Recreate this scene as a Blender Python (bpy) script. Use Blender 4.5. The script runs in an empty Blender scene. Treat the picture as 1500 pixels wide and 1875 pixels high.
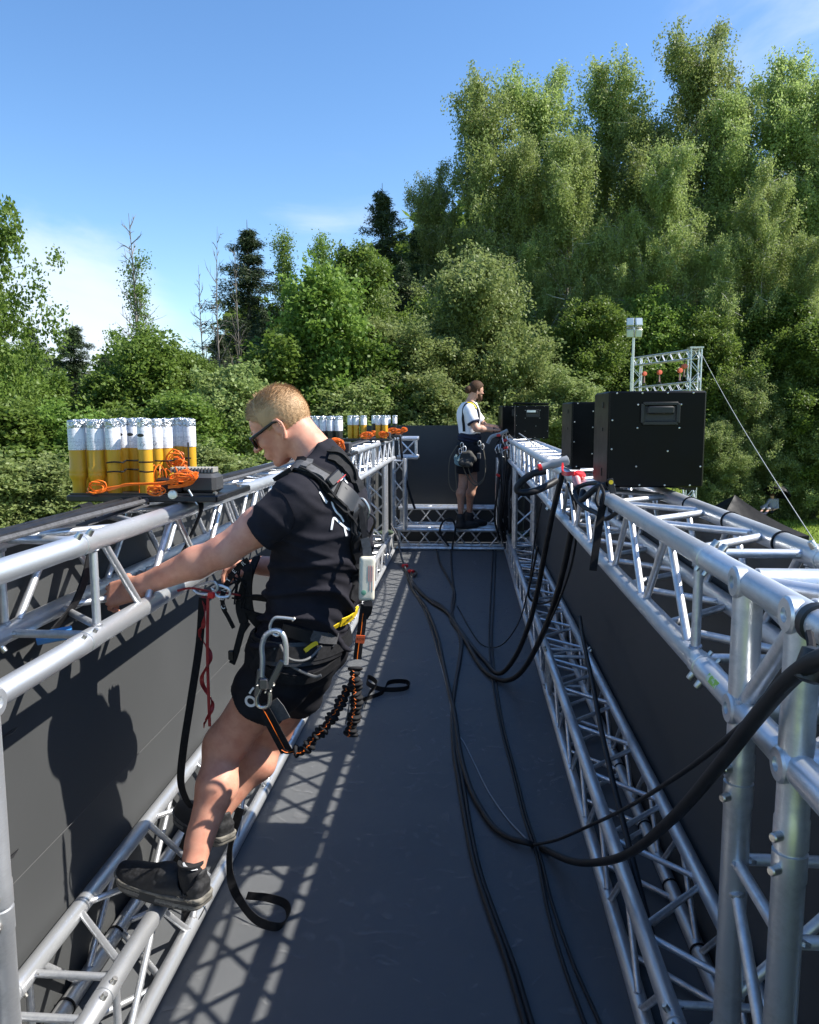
import bpy, math, random
import numpy as np
from mathutils import Vector, Matrix
R = math.radians
sc = bpy.context.scene
C = sc.collection
# ------------------------------------------------------------------ camera
CAMZ = 1.747; PITCH = .1225; YAW = .0715; ROLL = -.003; FPX = 1450.0      # FPX for a 1500 x 1875 picture
cd = bpy.data.cameras.new('camera'); cam = bpy.data.objects.new('camera', cd); C.objects.link(cam)
cd.sensor_fit = 'HORIZONTAL'; cd.sensor_width = 36; cd.lens = 36 * FPX / 1500; cd.clip_end = 2000; cd.clip_start = .05
_r = Vector((math.cos(YAW), math.sin(YAW), 0)); _f = Vector((-math.sin(YAW) * math.cos(PITCH), math.cos(YAW) * math.cos(PITCH), -math.sin(PITCH)))
_u = _r.cross(_f); _r2 = _r * math.cos(ROLL) + _u * math.sin(ROLL); _u2 = _u * math.cos(ROLL) - _r * math.sin(ROLL)
cam.matrix_world = Matrix(((_r2.x, _u2.x, -_f.x, 0), (_r2.y, _u2.y, -_f.y, 0), (_r2.z, _u2.z, -_f.z, CAMZ), (0, 0, 0, 1)))
sc.camera = cam
# ------------------------------------------------------------------ sun, sky, exposure
SUNDIR = Vector((1, .05, 1.03)).normalized()          # towards the sun
sun_el = math.asin(SUNDIR.z); sun_az = math.atan2(SUNDIR.x, SUNDIR.y)
sd = bpy.data.lights.new('sun', 'SUN'); sd.energy = 5.0; sd.angle = R(.53); sd.color = (1, .955, .88)
so = bpy.data.objects.new('sun', sd); C.objects.link(so); so.rotation_euler = (-SUNDIR).to_track_quat('-Z', 'Y').to_euler()
w = bpy.data.worlds.new('World'); sc.world = w; w.use_nodes = True
nt = w.node_tree; nt.nodes.clear(); N = nt.nodes.new; LK = nt.links.new
out = N('ShaderNodeOutputWorld'); bg = N('ShaderNodeBackground'); sky = N('ShaderNodeTexSky'); sky.sky_type = 'NISHITA'
sky.sun_disc = False; sky.sun_elevation = sun_el; sky.sun_rotation = sun_az; sky.air_density = 1.0; sky.dust_density = .25; sky.ozone_density = 3.0
tc = N('ShaderNodeTexCoord'); mp = N('ShaderNodeMapping'); mp.inputs['Scale'].default_value = (1, 1, 2.6)
LK(tc.outputs['Generated'], mp.inputs['Vector'])
nz = N('ShaderNodeTexNoise'); nz.inputs['Scale'].default_value = 2.6; nz.inputs['Detail'].default_value = 9; nz.inputs['Roughness'].default_value = .56; nz.inputs['Distortion'].default_value = .5
LK(mp.outputs[0], nz.inputs['Vector'])
def dirmask(v, a, b):
    d = N('ShaderNodeVectorMath'); d.operation = 'DOT_PRODUCT'; d.inputs[1].default_value = Vector(v).normalized(); LK(tc.outputs['Generated'], d.inputs[0])
    m = N('ShaderNodeMapRange'); m.interpolation_type = 'SMOOTHSTEP'; m.inputs[1].default_value = a; m.inputs[2].default_value = b; LK(d.outputs['Value'], m.inputs[0]); return m
def mth(op, a, b):
    m = N('ShaderNodeMath'); m.operation = op
    for i, q in enumerate((a, b)):
        if isinstance(q, (int, float)): m.inputs[i].default_value = q
        else: LK(q, m.inputs[i])
    return m
m1 = dirmask((-.56, 1, .10), .978, .999)      # bank of cloud low on the left
m2 = dirmask((.42, 1, .52), .955, 1.0)         # thin wisps high on the right
m3 = dirmask((-.16, 1, .235), .992, .9998)
k = mth('ADD', mth('ADD', mth('MULTIPLY', m1.outputs[0], .46).outputs[0], mth('MULTIPLY', m2.outputs[0], .20).outputs[0]).outputs[0], mth('MULTIPLY', m3.outputs[0], .20).outputs[0])
s = mth('ADD', nz.outputs['Fac'], k.outputs[0])
cr = N('ShaderNodeMapRange'); cr.interpolation_type = 'SMOOTHSTEP'; cr.inputs[1].default_value = .66; cr.inputs[2].default_value = 1.02; cr.inputs[4].default_value = .78; LK(s.outputs[0], cr.inputs[0])
gm = N('ShaderNodeGamma'); gm.inputs[1].default_value = 1.0; LK(sky.outputs[0], gm.inputs[0])
hs = N('ShaderNodeHueSaturation'); hs.inputs['Saturation'].default_value = 1.16; hs.inputs['Hue'].default_value = .502; LK(gm.outputs[0], hs.inputs['Color'])
mx = N('ShaderNodeMixRGB'); LK(cr.outputs[0], mx.inputs[0]); LK(hs.outputs[0], mx.inputs[1]); mx.inputs[2].default_value = (4.6, 5.0, 5.7, 1)
LK(mx.outputs[0], bg.inputs[0]); bg.inputs[1].default_value = .122; LK(bg.outputs[0], out.inputs[0])
sc.view_settings.view_transform = 'Standard'; sc.view_settings.look = 'None'; sc.view_settings.exposure = 0.92; sc.view_settings.gamma = 1
sc.render.resolution_x = 819; sc.render.resolution_y = 1024; sc.render.engine = 'CYCLES'

rnd = random.Random(7)
# ------------------------------------------------------------------ measuring helpers: a picture position plus a depth (or a plane) gives a place
def ray(px, py): return _f + _r2 * ((px - 750) / FPX) + _u2 * ((937.5 - py) / FPX)
def at(px, py, Y):
    d = ray(px, py); return Vector((0, 0, CAMZ)) + d * (Y / d.y)
def onz(px, py, z=0.0):
    d = ray(px, py); return Vector((0, 0, CAMZ)) + d * ((z - CAMZ) / d.z)
def onx(px, py, x):
    d = ray(px, py); return Vector((0, 0, CAMZ)) + d * (x / d.x)
# ------------------------------------------------------------------ materials
MATS = {}
def mat(name, col, rough=.6, metal=0., noise=None, bump=None, spec=.5, sss=0, trans=0, coat=0):
    m = bpy.data.materials.new(name); m.use_nodes = True; t = m.node_tree; b = t.nodes['Principled BSDF']
    b.inputs['Base Color'].default_value = (*col, 1); b.inputs['Roughness'].default_value = rough; b.inputs['Metallic'].default_value = metal
    b.inputs['Specular IOR Level'].default_value = spec; b.inputs['Coat Weight'].default_value = coat
    if sss: b.inputs['Subsurface Weight'].default_value = sss; b.inputs['Subsurface Radius'].default_value = (.012, .005, .003); b.inputs['Subsurface Scale'].default_value = 1
    tcx = t.nodes.new('ShaderNodeTexCoord'); oi = t.nodes.new('ShaderNodeObjectInfo')
    va = t.nodes.new('ShaderNodeVectorMath'); t.links.new(tcx.outputs['Object'], va.inputs[0])
    cb = t.nodes.new('ShaderNodeCombineXYZ'); ml = t.nodes.new('ShaderNodeMath'); ml.operation = 'MULTIPLY'; ml.inputs[1].default_value = 37
    t.links.new(oi.outputs['Random'], ml.inputs[0]); t.links.new(ml.outputs[0], cb.inputs[0]); t.links.new(cb.outputs[0], va.inputs[1])
    if noise:      # (scale, second colour, low, high, rough2, stretch)
        sc_, c2, lo, hi, r2, st = noise
        mpx = t.nodes.new('ShaderNodeMapping'); mpx.inputs['Scale'].default_value = st; t.links.new(va.outputs[0], mpx.inputs[0])
        n = t.nodes.new('ShaderNodeTexNoise'); n.inputs['Scale'].default_value = sc_; n.inputs['Detail'].default_value = 6; n.inputs['Roughness'].default_value = .62; t.links.new(mpx.outputs[0], n.inputs['Vector'])
        mr = t.nodes.new('ShaderNodeMapRange'); mr.inputs[1].default_value = lo; mr.inputs[2].default_value = hi; t.links.new(n.outputs['Fac'], mr.inputs[0])
        x = t.nodes.new('ShaderNodeMixRGB'); x.inputs[1].default_value = (*col, 1); x.inputs[2].default_value = (*c2, 1); t.links.new(mr.outputs[0], x.inputs[0]); t.links.new(x.outputs[0], b.inputs['Base Color'])
        if r2 is not None:
            rr = t.nodes.new('ShaderNodeMapRange'); rr.inputs[3].default_value = rough; rr.inputs[4].default_value = r2; t.links.new(mr.outputs[0], rr.inputs[0]); t.links.new(rr.outputs[0], b.inputs['Roughness'])
    if bump:       # (scale, strength, distance)
        n2 = t.nodes.new('ShaderNodeTexNoise'); n2.inputs['Scale'].default_value = bump[0]; n2.inputs['Detail'].default_value = 5; t.links.new(va.outputs[0], n2.inputs['Vector'])
        bp = t.nodes.new('ShaderNodeBump'); bp.inputs['Strength'].default_value = bump[1]; bp.inputs['Distance'].default_value = bump[2]; t.links.new(n2.outputs['Fac'], bp.inputs['Height']); t.links.new(bp.outputs[0], b.inputs['Normal'])
    MATS[name] = m; return m
ALU = mat('aluminium', (.74, .75, .76), .36, .80, (14, (.42, .43, .44), .45, .72, .60, (1, .22, 1)), (120, .12, .002))
ALUB = mat('aluminium_brace', (.76, .77, .78), .36, .78, (30, (.54, .55, .57), .4, .7, .5, (1, 1, 1)), (150, .1, .002))
WELD = mat('weld', (.55, .55, .56), .42, .9, (60, (.25, .25, .25), .45, .65, .6, (1, 1, 1)), (220, .6, .004))
STEEL = mat('zinc_steel', (.62, .60, .55), .32, .95, (60, (.35, .33, .3), .5, .7, .5, (1, 1, 1)))
VINYL = mat('vinyl', (.094, .098, .102), .6, 0, (2.2, (.114, .118, .122), .35, .75, .66, (1, 1, 1)), (3, .12, .02), .3)
VINYLW = mat('vinyl_wall', (.050, .052, .053), .6, 0, (1.4, (.060, .062, .063), .35, .75, .65, (1, 1, .4)), (2, .1, .02), .3)
DUST = mat('dust_mark', (.10, .10, .10), .8)
RUB = mat('rubber_cable', (.009, .009, .010), .5, 0, (20, (.020, .020, .022), .4, .7, .6, (1, 1, 1)), None, .35)
GREYC = mat('grey_cable', (.30, .31, .32), .5)
WEB = mat('black_webbing', (.011, .011, .012), .72, 0, (90, (.020, .020, .022), .4, .7, None, (1, 1, 1)), (400, .3, .001), .15)
WEBG = mat('grey_webbing', (.09, .09, .095), .75, 0, (90, (.05, .05, .05), .4, .7, None, (1, 1, 1)), (400, .3, .001))
PLA = mat('black_plastic', (.008, .008, .009), .38, 0, (14, (.014, .014, .016), .4, .7, .5, (1, 1, 1)))
BOXM = mat('black_lacquer', (.0020, .0020, .0026), .32, 0, (9, (.0036, .0036, .0042), .35, .7, .42, (1, 1, 1)), (260, .05, .001), .14)
ORG = mat('orange_wire', (.85, .17, .01), .45)
RED = mat('red_plastic', (.62, .02, .02), .35)
REDW = mat('red_webbing', (.30, .02, .02), .6)
YEL = mat('yellow_tube', (.60, .32, .014), .42, 0, (6, (.48, .25, .012), .4, .75, .5, (1, 1, .3)))
YELW = mat('yellow_webbing', (.75, .52, .01), .6)
BLKT = mat('black_tube', (.012, .012, .013), .3)
FOIL = mat('foil', (.72, .74, .75), .22, .95, (140, (.4, .42, .44), .4, .6, .4, (1, 1, 1)), (90, 1.0, .01))
CREAM = mat('cream_plastic', (.66, .62, .50), .4, 0, (25, (.50, .46, .36), .45, .75, .5, (1, 1, 1)))
WHT = mat('white_print', (.78, .78, .78), .6)
ORL = mat('orange_label', (.80, .12, .03), .6)
GRN = mat('green_cloth', (.06, .09, .055), .85, 0, (12, (.03, .05, .03), .4, .7, None, (1, 1, 1)))
STK = mat('green_sticker', (.32, .55, .06), .5, 0, (60, (.65, .7, .5), .5, .55, None, (1, 1, 1)))
SKIN = mat('skin', (.64, .315, .215), .48, 0, (26, (.52, .21, .14), .42, .75, .55, (1, 1, 1)), (260, .15, .0012), .35, sss=.12)
SKIN2 = mat('skin_pale', (.52, .30, .21), .5, 0, (22, (.44, .22, .15), .42, .75, .55, (1, 1, 1)), None, .35, sss=.1)
SHIRT = mat('black_cotton', (.0125, .012, .017), .9, 0, (30, (.019, .018, .024), .35, .75, None, (1, 1, 1)), (500, .35, .001), .2)
SHORTS = mat('black_shorts', (.009, .009, .012), .8, 0, (30, (.014, .014, .018), .35, .75, None, (1, 1, 1)), (380, .35, .001), .25)
WSHIRT = mat('white_cotton', (.72, .73, .78), .85, 0, None, (60, .3, .003), .2)
NAVY = mat('navy_cloth', (.016, .019, .040), .8, 0, None, (60, .5, .004), .2)
SHOE = mat('shoe_mesh', (.014, .014, .015), .6, 0, (120, (.035, .035, .037), .45, .65, .8, (1, 1, 1)), (500, .5, .001))
SOLE = mat('shoe_sole', (.20, .185, .155), .75, 0, (30, (.08, .075, .065), .4, .65, .85, (1, 1, 3)), (90, .4, .003))
SOLED = mat('shoe_sole_dark', (.035, .034, .032), .7)
HAIRM = mat('blond_hair', (.40, .245, .125), .55, 0, (40, (.47, .30, .16), .4, .65, .6, (1, 1, .3)), None, .3)
HAIRB = mat('brown_hair', (.050, .025, .013), .7, 0, (60, (.080, .043, .024), .4, .65, .7, (1, 1, .3)), None, .15)
TENT = mat('black_tent', (.010, .010, .011), .5, 0, (3, (.016, .016, .017), .4, .7, .7, (1, 1, 1)), (4, .3, .03), .12)
def two_tone(name, a, b, line):        # printed label: rows of small grey writing on white
    m = bpy.data.materials.new(name); m.use_nodes = True; t = m.node_tree; p = t.nodes['Principled BSDF']; p.inputs['Roughness'].default_value = .55
    tx = t.nodes.new('ShaderNodeTexCoord'); wv = t.nodes.new('ShaderNodeTexWave'); wv.bands_direction = 'Z'; wv.inputs['Scale'].default_value = line; wv.inputs['Distortion'].default_value = 0
    n = t.nodes.new('ShaderNodeTexNoise'); n.inputs['Scale'].default_value = 260; n.inputs['Detail'].default_value = 1
    n2 = t.nodes.new('ShaderNodeTexNoise'); n2.inputs['Scale'].default_value = 22
    for q in (wv, n, n2): t.links.new(tx.outputs['Object'], q.inputs['Vector'])
    a1 = t.nodes.new('ShaderNodeMath'); a1.operation = 'MULTIPLY'; t.links.new(wv.outputs['Fac'], a1.inputs[0]); t.links.new(n.outputs['Fac'], a1.inputs[1])
    g = t.nodes.new('ShaderNodeMath'); g.operation = 'GREATER_THAN'; g.inputs[1].default_value = .40; t.links.new(a1.outputs[0], g.inputs[0])
    g2 = t.nodes.new('ShaderNodeMath'); g2.operation = 'GREATER_THAN'; g2.inputs[1].default_value = .47; t.links.new(n2.outputs['Fac'], g2.inputs[0])
    a2 = t.nodes.new('ShaderNodeMath'); a2.operation = 'MULTIPLY'; t.links.new(g.outputs[0], a2.inputs[0]); t.links.new(g2.outputs[0], a2.inputs[1])
    x = t.nodes.new('ShaderNodeMixRGB'); x.inputs[1].default_value = (*a, 1); x.inputs[2].default_value = (*b, 1); t.links.new(a2.outputs[0], x.inputs[0]); t.links.new(x.outputs[0], p.inputs['Base Color']); return m
LAB = two_tone('tube_label', (.74, .75, .78), (.35, .36, .40), 70)
# ------------------------------------------------------------------ mesh builder
def orth(d):
    d = Vector(d).normalized(); a = Vector((0, 0, 1)) if abs(d.z) < .9 else Vector((1, 0, 0)); u = d.cross(a).normalized(); return u, d.cross(u).normalized()
def wloc(o):
    v = Vector((0, 0, 0))
    while o is not None: v = v + Vector(o.location); o = o.parent
    return v
class MB:
    def __init__(s): s.v = []; s.f = []; s.m = []; s.cm = 0
    def add(s, vs, fs):
        b = len(s.v); s.v += [tuple(q) for q in vs]; s.f += [tuple(b + i for i in f) for f in fs]; s.m += [s.cm] * len(fs); return s
    def rings(s, rs, cap=True, close=False):
        n = len(rs[0]); vs = [q for r_ in rs for q in r_]; fs = []
        L = len(rs)
        for i in range(L if close else L - 1):
            a = i * n; b = ((i + 1) % L) * n
            for j in range(n): k_ = (j + 1) % n; fs.append((a + j, a + k_, b + k_, b + j))
        if cap and not close: fs.append(tuple(reversed(range(n)))); fs.append(tuple((L - 1) * n + j for j in range(n)))
        return s.add(vs, fs)
    def tube(s, a, b, r, seg=12, r2=None):
        a = Vector(a); b = Vector(b); u, v = orth(b - a); r2 = r if r2 is None else r2
        return s.rings([[p + (u * math.cos(t) + v * math.sin(t)) * q for t in [2 * math.pi * j / seg for j in range(seg)]] for p, q in ((a, r), (b, r2))])
    def path(s, pts, r, seg=8, close=False):
        pts = [Vector(p) for p in pts]; n = len(pts); rs = []; u = None
        for i, p in enumerate(pts):
            d = (pts[(i + 1) % n] - pts[i - 1]) if close else (pts[min(i + 1, n - 1)] - pts[max(i - 1, 0)])
            if d.length < 1e-9: d = Vector((0, 0, 1))
            d.normalize()
            if u is None: u = orth(d)[0]
            u = (u - d * u.dot(d)).normalized(); v = d.cross(u); q = r[i] if isinstance(r, (list, tuple)) else r
            rs.append([p + (u * math.cos(t) + v * math.sin(t)) * q for t in [2 * math.pi * j / seg for j in range(seg)]])
        return s.rings(rs, True, close)
    def ribbon(s, pts, side, w, th=.002):   # side: vector or list of vectors across the strap
        pts = [Vector(p) for p in pts]; n = len(pts); rs = []
        for i, p in enumerate(pts):
            d = (pts[min(i + 1, n - 1)] - pts[max(i - 1, 0)]).normalized(); sv = Vector(side[i] if isinstance(side, list) else side)
            sv = (sv - d * sv.dot(d)).normalized(); nn = d.cross(sv).normalized(); ww = w[i] if isinstance(w, (list, tuple)) else w
            rs.append([p + sv * ww / 2 + nn * th / 2, p - sv * ww / 2 + nn * th / 2, p - sv * ww / 2 - nn * th / 2, p + sv * ww / 2 - nn * th / 2])
        return s.rings(rs)
    def box(s, c, size, M=None, bev=0.0):
        hx, hy, hz = [q / 2 for q in size]; c = Vector(c)
        if bev:
            pr = []
            for k_, (z, ins) in enumerate(((-hz, bev), (-hz + bev, 0), (hz - bev, 0), (hz, bev))):
                x = hx - ins; y = hy - ins; b = bev if not ins else bev * .6
                pr.append([(x, y - b, z), (x - b, y, z), (-x + b, y, z), (-x, y - b, z), (-x, -y + b, z), (-x + b, -y, z), (x - b, -y, z), (x, -y + b, z)])
            return s.rings([[c + (M @ Vector(q) if M else Vector(q)) for q in r_] for r_ in pr])
        vs = [Vector((x, y, z)) for x in (-hx, hx) for y in (-hy, hy) for z in (-hz, hz)]
        vs = [c + (M @ q if M else q) for q in vs]
        return s.add(vs, [(0, 1, 3, 2), (4, 6, 7, 5), (0, 4, 5, 1), (2, 3, 7, 6), (0, 2, 6, 4), (1, 5, 7, 3)])
    def lathe(s, prof, c, ax=(0, 0, 1), seg=20, squash=1):
        c = Vector(c); ax = Vector(ax).normalized(); u, v = orth(ax)
        return s.rings([[c + ax * z + (u * math.cos(t) + v * math.sin(t) * squash) * r_ for t in [2 * math.pi * j / seg for j in range(seg)]] for r_, z in prof])
    def build(s, name, m, parent=None, smooth=True, origin=None):
        me = bpy.data.meshes.new(name); o_ = Vector(origin) if origin is not None else Vector((0, 0, 0))
        v = [tuple(Vector(q) - o_) for q in s.v] if origin is not None else s.v
        me.from_pydata(v, [], s.f)
        for q in (m if isinstance(m, (list, tuple)) else [m]): me.materials.append(q)
        if s.cm: me.polygons.foreach_set('material_index', s.m)
        o = bpy.data.objects.new(name, me); C.objects.link(o); o.location = o_
        if parent is not None:
            o.parent = parent; o.location = o_ - wloc(parent)
        if smooth:
            me.polygons.foreach_set('use_smooth', [True] * len(me.polygons))
            try: me.set_sharp_from_angle(angle=R(38))
            except Exception: pass
        return o
def setp(o, label=None, cat=None, group=None, kind=None):
    if label: o['label'] = label
    if cat: o['category'] = cat
    if group: o['group'] = group
    if kind: o['kind'] = kind
    return o
def thing(name, loc, label, cat, group=None):
    o = bpy.data.objects.new(name, None); C.objects.link(o); o.location = loc; o.empty_display_size = .1; return setp(o, label, cat, group)
def clone(o, parent=None):
    c = o.copy(); C.objects.link(c); c.parent = parent
    for ch in list(o.children): clone(ch, c)
    return c
def spl(pts, n=8):                     # Catmull-Rom through points
    pts = [Vector(p) for p in pts]; P = [pts[0] * 2 - pts[1]] + pts + [pts[-1] * 2 - pts[-2]]; o = []
    for i in range(1, len(P) - 2):
        for j in range(n):
            t = j / n; a, b, c, d = P[i - 1], P[i], P[i + 1], P[i + 2]
            o.append(.5 * ((2 * b) + (c - a) * t + (2 * a - 5 * b + 4 * c - d) * t * t + (3 * b - a - 3 * c + d) * t ** 3))
    o.append(pts[-1]); return o

def text_mesh(name, body_, size, ext, m, parent, M):     # M: world matrix
    cu = bpy.data.curves.new(name, 'FONT'); cu.body = body_; cu.size = size; cu.extrude = ext; cu.align_x = 'CENTER'; cu.align_y = 'CENTER'; cu.resolution_u = 3
    tmp = bpy.data.objects.new(name, cu); C.objects.link(tmp); bpy.context.view_layer.update(); me = bpy.data.meshes.new_from_object(tmp.evaluated_get(bpy.context.evaluated_depsgraph_get())); bpy.data.objects.remove(tmp)
    me.materials.clear(); me.materials.append(m); me.transform(M); o = bpy.data.objects.new(name, me); C.objects.link(o)
    if parent is not None: o.parent = parent; o.location = -wloc(parent)
    return o
# ================================================================== SETTING
XL, XR, D, ZT, Z0 = -.921, .518, .24, 1.44, .026      # chord lines of the trusses (metres)
CR, BR = .0255, .0105
GZ = -3.25
def grid_sheet(x0, x1, y0, y1, nx, ny, fz):
    b = MB(); vs = []; fs = []
    for j in range(ny + 1):
        for i in range(nx + 1):
            x = x0 + (x1 - x0) * i / nx; y = y0 + (y1 - y0) * j / ny; vs.append((x, y, fz(x, y)))
    for j in range(ny):
        for i in range(nx): a = j * (nx + 1) + i; fs.append((a, a + 1, a + nx + 2, a + nx + 1))
    return b.add(vs, fs)
LAWN = mat('lawn', (.14, .20, .025), .95, 0, (1.4, (.18, .24, .04), .35, .7, None, (1, 1, 1)), (40, 1, .05), .2)
gfun = lambda x, y: GZ + .12 * math.sin(x * .11) + .1 * math.sin(y * .13 + 1)
setp(grid_sheet(-600, 600, -400, 1000, 150, 150, gfun).build('ground', LAWN), kind='structure')
# grass blades on the piece of lawn in view (one piece of ground cover)
g = np.random.default_rng(5); n = 26000
gx = g.uniform(11, 24, n); gy = g.uniform(26, 44, n); hgt = g.uniform(.05, .14, n); an = g.uniform(0, 6.28, n); lean = g.normal(0, .05, (n, 2)); gz = GZ + .12 * np.sin(gx * .11) + .1 * np.sin(gy * .13 + 1)
V = np.zeros((n, 3, 3)); wd = .018
V[:, 0] = np.c_[gx - wd * np.cos(an), gy - wd * np.sin(an), gz]; V[:, 1] = np.c_[gx + wd * np.cos(an), gy + wd * np.sin(an), gz]; V[:, 2] = np.c_[gx + lean[:, 0], gy + lean[:, 1], gz + hgt]
def tri_mesh(name, V, m, nv, smooth=False):
    me = bpy.data.meshes.new(name); cnt = V.shape[0]; me.vertices.add(cnt * nv); me.vertices.foreach_set('co', V.reshape(-1).astype(np.float32))
    me.loops.add(cnt * nv); me.loops.foreach_set('vertex_index', np.arange(cnt * nv, dtype=np.int32)); me.polygons.add(cnt)
    me.polygons.foreach_set('loop_start', np.arange(0, cnt * nv, nv, dtype=np.int32)); me.polygons.foreach_set('loop_total', np.full(cnt, nv, dtype=np.int32))
    me.materials.append(m); me.update(calc_edges=True); return me
GRASS = mat('grass_blade', (.24, .34, .035), .8, 0, (.8, (.32, .38, .06), .35, .7, None, (1, 1, 1)), None, .2)
go = bpy.data.objects.new('grass', tri_mesh('grass', V, GRASS, 3)); C.objects.link(go); setp(go, 'short sunlit green grass of the lawn behind the black tent', 'grass', kind='stuff')

# floor skin of the box
b = MB(); nx, ny = 16, 96
fl = grid_sheet(XL - D - .035, XR + D + .035, -1.2, 10.78, nx, ny, lambda x, y: .0025 * math.sin(y * 1.7 + x * 2) * math.sin(x * 4 + 1)).build('floor', VINYL)
fl['kind'] = 'structure'
# walls of black sheeting
def wall(name, label, a, bb, z0, z1, n, off, th=.012):
    """upright sheet from a to bb, gently slack; off = outward normal"""
    m = MB(); rs = []; a = Vector(a); bb = Vector(bb); off = Vector(off); nz_ = 10; fr = []; bk = []
    for i in range(n + 1):
        for j in range(nz_ + 1):
            t = i / n; u = j / nz_; p = a.lerp(bb, t); q = .005 * math.sin(t * (bb - a).length * 2.1 + u * 3) * math.sin(u * math.pi)
            fr.append(p + Vector((0, 0, z0 + (z1 - z0) * u)) + off * q); bk.append(p + Vector((0, 0, z0 + (z1 - z0) * u)) + off * (q + th))
    fs = []
    for i in range(n):
        for j in range(nz_): k_ = i * (nz_ + 1) + j; fs.append((k_, k_ + 1, k_ + nz_ + 2, k_ + nz_ + 1))
    m.add(fr, fs); m.add(bk, [tuple(reversed(f)) for f in fs])
    N_ = n * (nz_ + 1)
    top = [(i * (nz_ + 1) + nz_) for i in range(n + 1)]; bot = [i * (nz_ + 1) for i in range(n + 1)]; T = len(fr)
    m.f += [(top[i], top[i + 1], top[i + 1] + T, top[i] + T) for i in range(n)] + [(bot[i + 1], bot[i], bot[i] + T, bot[i + 1] + T) for i in range(n)]
    m.f += [(j + 1, j, j + T, j + 1 + T) for j in range(nz_)] + [(N_ + j, N_ + j + 1, N_ + j + 1 + T, N_ + j + T) for j in range(nz_)]
    m.m += [0] * (2 * n + 2 * nz_)
    return setp(m.build(name, VINYLW), label, 'wall')
WX0 = XL - D - .034; WX1 = XR + D + .034
w1 = wall('sheeting_wall', 'sunlit dark grey sheeting wall behind the left trusses, with a worker\'s shadow on it', (WX0, -1.2, 0), (WX0, 10.8, 0), -.0, ZT - .03, 60, (-1, 0, 0))
w2 = wall('sheeting_wall', 'shaded black sheeting wall behind the right trusses', (WX1, -1.2, 0), (WX1, 10.8, 0), -.0, ZT - .03, 60, (1, 0, 0))
w3 = wall('sheeting_wall', 'black sheeting wall closing the far end of the roof box', (WX0 - .2, 10.82, 0), (WX1 + .2, 10.82, 0), -.0, 1.60, 12, (0, 1, 0))
# the black skirt of the structure down to the ground outside
b = MB(); b.box(((WX0 + WX1) / 2, 4.9, (GZ - .2 - .03) / 2), (WX1 - WX0 + .02, 12.4, -GZ + .17)); setp(b.build('stage_base', VINYLW, smooth=False), 'black sheeted base that carries the roof box', 'base')
# seams and slits in the left wall
for zz in (.52,):
    b = MB(); b.ribbon([(WX0 + .008 + .001 * math.sin(y), y, zz) for y in np.arange(1.3, 10.5, .25)], (0, 0, 1), .0014, .0010); o = b.build('seam', MATS['dust_mark'], w1)
for (px, py) in ((18, 1342), (20, 1568)):
    p = onx(px, py, WX0 + .01); b = MB(); b.path([p + Vector((0, -.03, 0)), p + Vector((.004, 0, .001)), p + Vector((0, .035, 0))], [.001, .005, .001], 6); setp(b.build('cable_tie_tail', PLA), 'short black tie end poking through the sunlit wall, %s of two' % ('upper' if py < 1500 else 'lower'), 'cable tie', 'tie ends on the left wall')
# pale dust scuffs on the floor
DM = bpy.data.materials.new('dust'); DM.use_nodes = True; _t = DM.node_tree; _p = _t.nodes['Principled BSDF']; _p.inputs['Base Color'].default_value = (.30, .30, .30, 1); _p.inputs['Roughness'].default_value = .95
_n = _t.nodes.new('ShaderNodeTexNoise'); _n.inputs['Scale'].default_value = 7; _n.inputs['Detail'].default_value = 9; _n.inputs['Distortion'].default_value = 2.5; _tc = _t.nodes.new('ShaderNodeTexCoord'); _t.links.new(_tc.outputs['Object'], _n.inputs['Vector'])
_m = _t.nodes.new('ShaderNodeMapRange'); _m.inputs[1].default_value = .57; _m.inputs[2].default_value = .74; _m.inputs[4].default_value = .36; _t.links.new(_n.outputs['Fac'], _m.inputs[0]); _t.links.new(_m.outputs[0], _p.inputs['Alpha'])
o = grid_sheet(XL + .03, XR - .03, 1.5, 10.0, 8, 48, lambda x, y: .0045 + .0025 * math.sin(y * 1.7 + x * 2) * math.sin(x * 4 + 1)).build('floor_dust', DM); setp(o, 'pale dust scuffs on the dark floor skin', 'dust', kind='stuff')

# ================================================================== TRUSSES
def chord(a, bb, parent, joints=(), seg=16, r=CR):
    """round main tube with swollen coupler bands at its joints"""
    a = Vector(a); bb = Vector(bb); d = (bb - a).normalized(); u, v = orth(d); L = (bb - a).length; m = MB()
    pr = [(r - .002, 0), (r, .002)]
    for j in sorted(joints):
        for q in (-.055, -.05): pr.append((r + (.0016 if q == -.05 else 0), j + q))
        pr += [(r + .0016, j - .004), (r - .002, j - .003), (r - .002, j + .003), (r + .0016, j + .004), (r + .0016, j + .05), (r, j + .055)]
    pr += [(r, L - .002), (r - .002, L)]
    m.rings([[a + d * z + (u * math.cos(t) + v * math.sin(t)) * q for t in [2 * math.pi * k_ / seg for k_ in range(seg)]] for q, z in pr])
    return m.build('chord', ALU, parent)
def brace(a, bb, parent, r=BR, seg=10, gap=.8):
    a = Vector(a); bb = Vector(bb); m = MB(); d = (bb - a).normalized(); m.tube(a + d * CR * gap, bb - d * CR * gap, r, seg); o = m.build('brace', ALUB, parent); return o
def welds(pts, parent, size=.017):
    m = MB()
    for p in pts:
        q = Vector(p); m.lathe([(size * .4, -size * .5), (size, -size * .15), (size * .95, size * .25), (size * .3, size * .55)], q, (rnd.uniform(-.3, .3), rnd.uniform(-.3, .3), 1), 8)
    if m.v: return setp(m.build('weld_beads', WELD, parent), kind='stuff')
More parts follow.
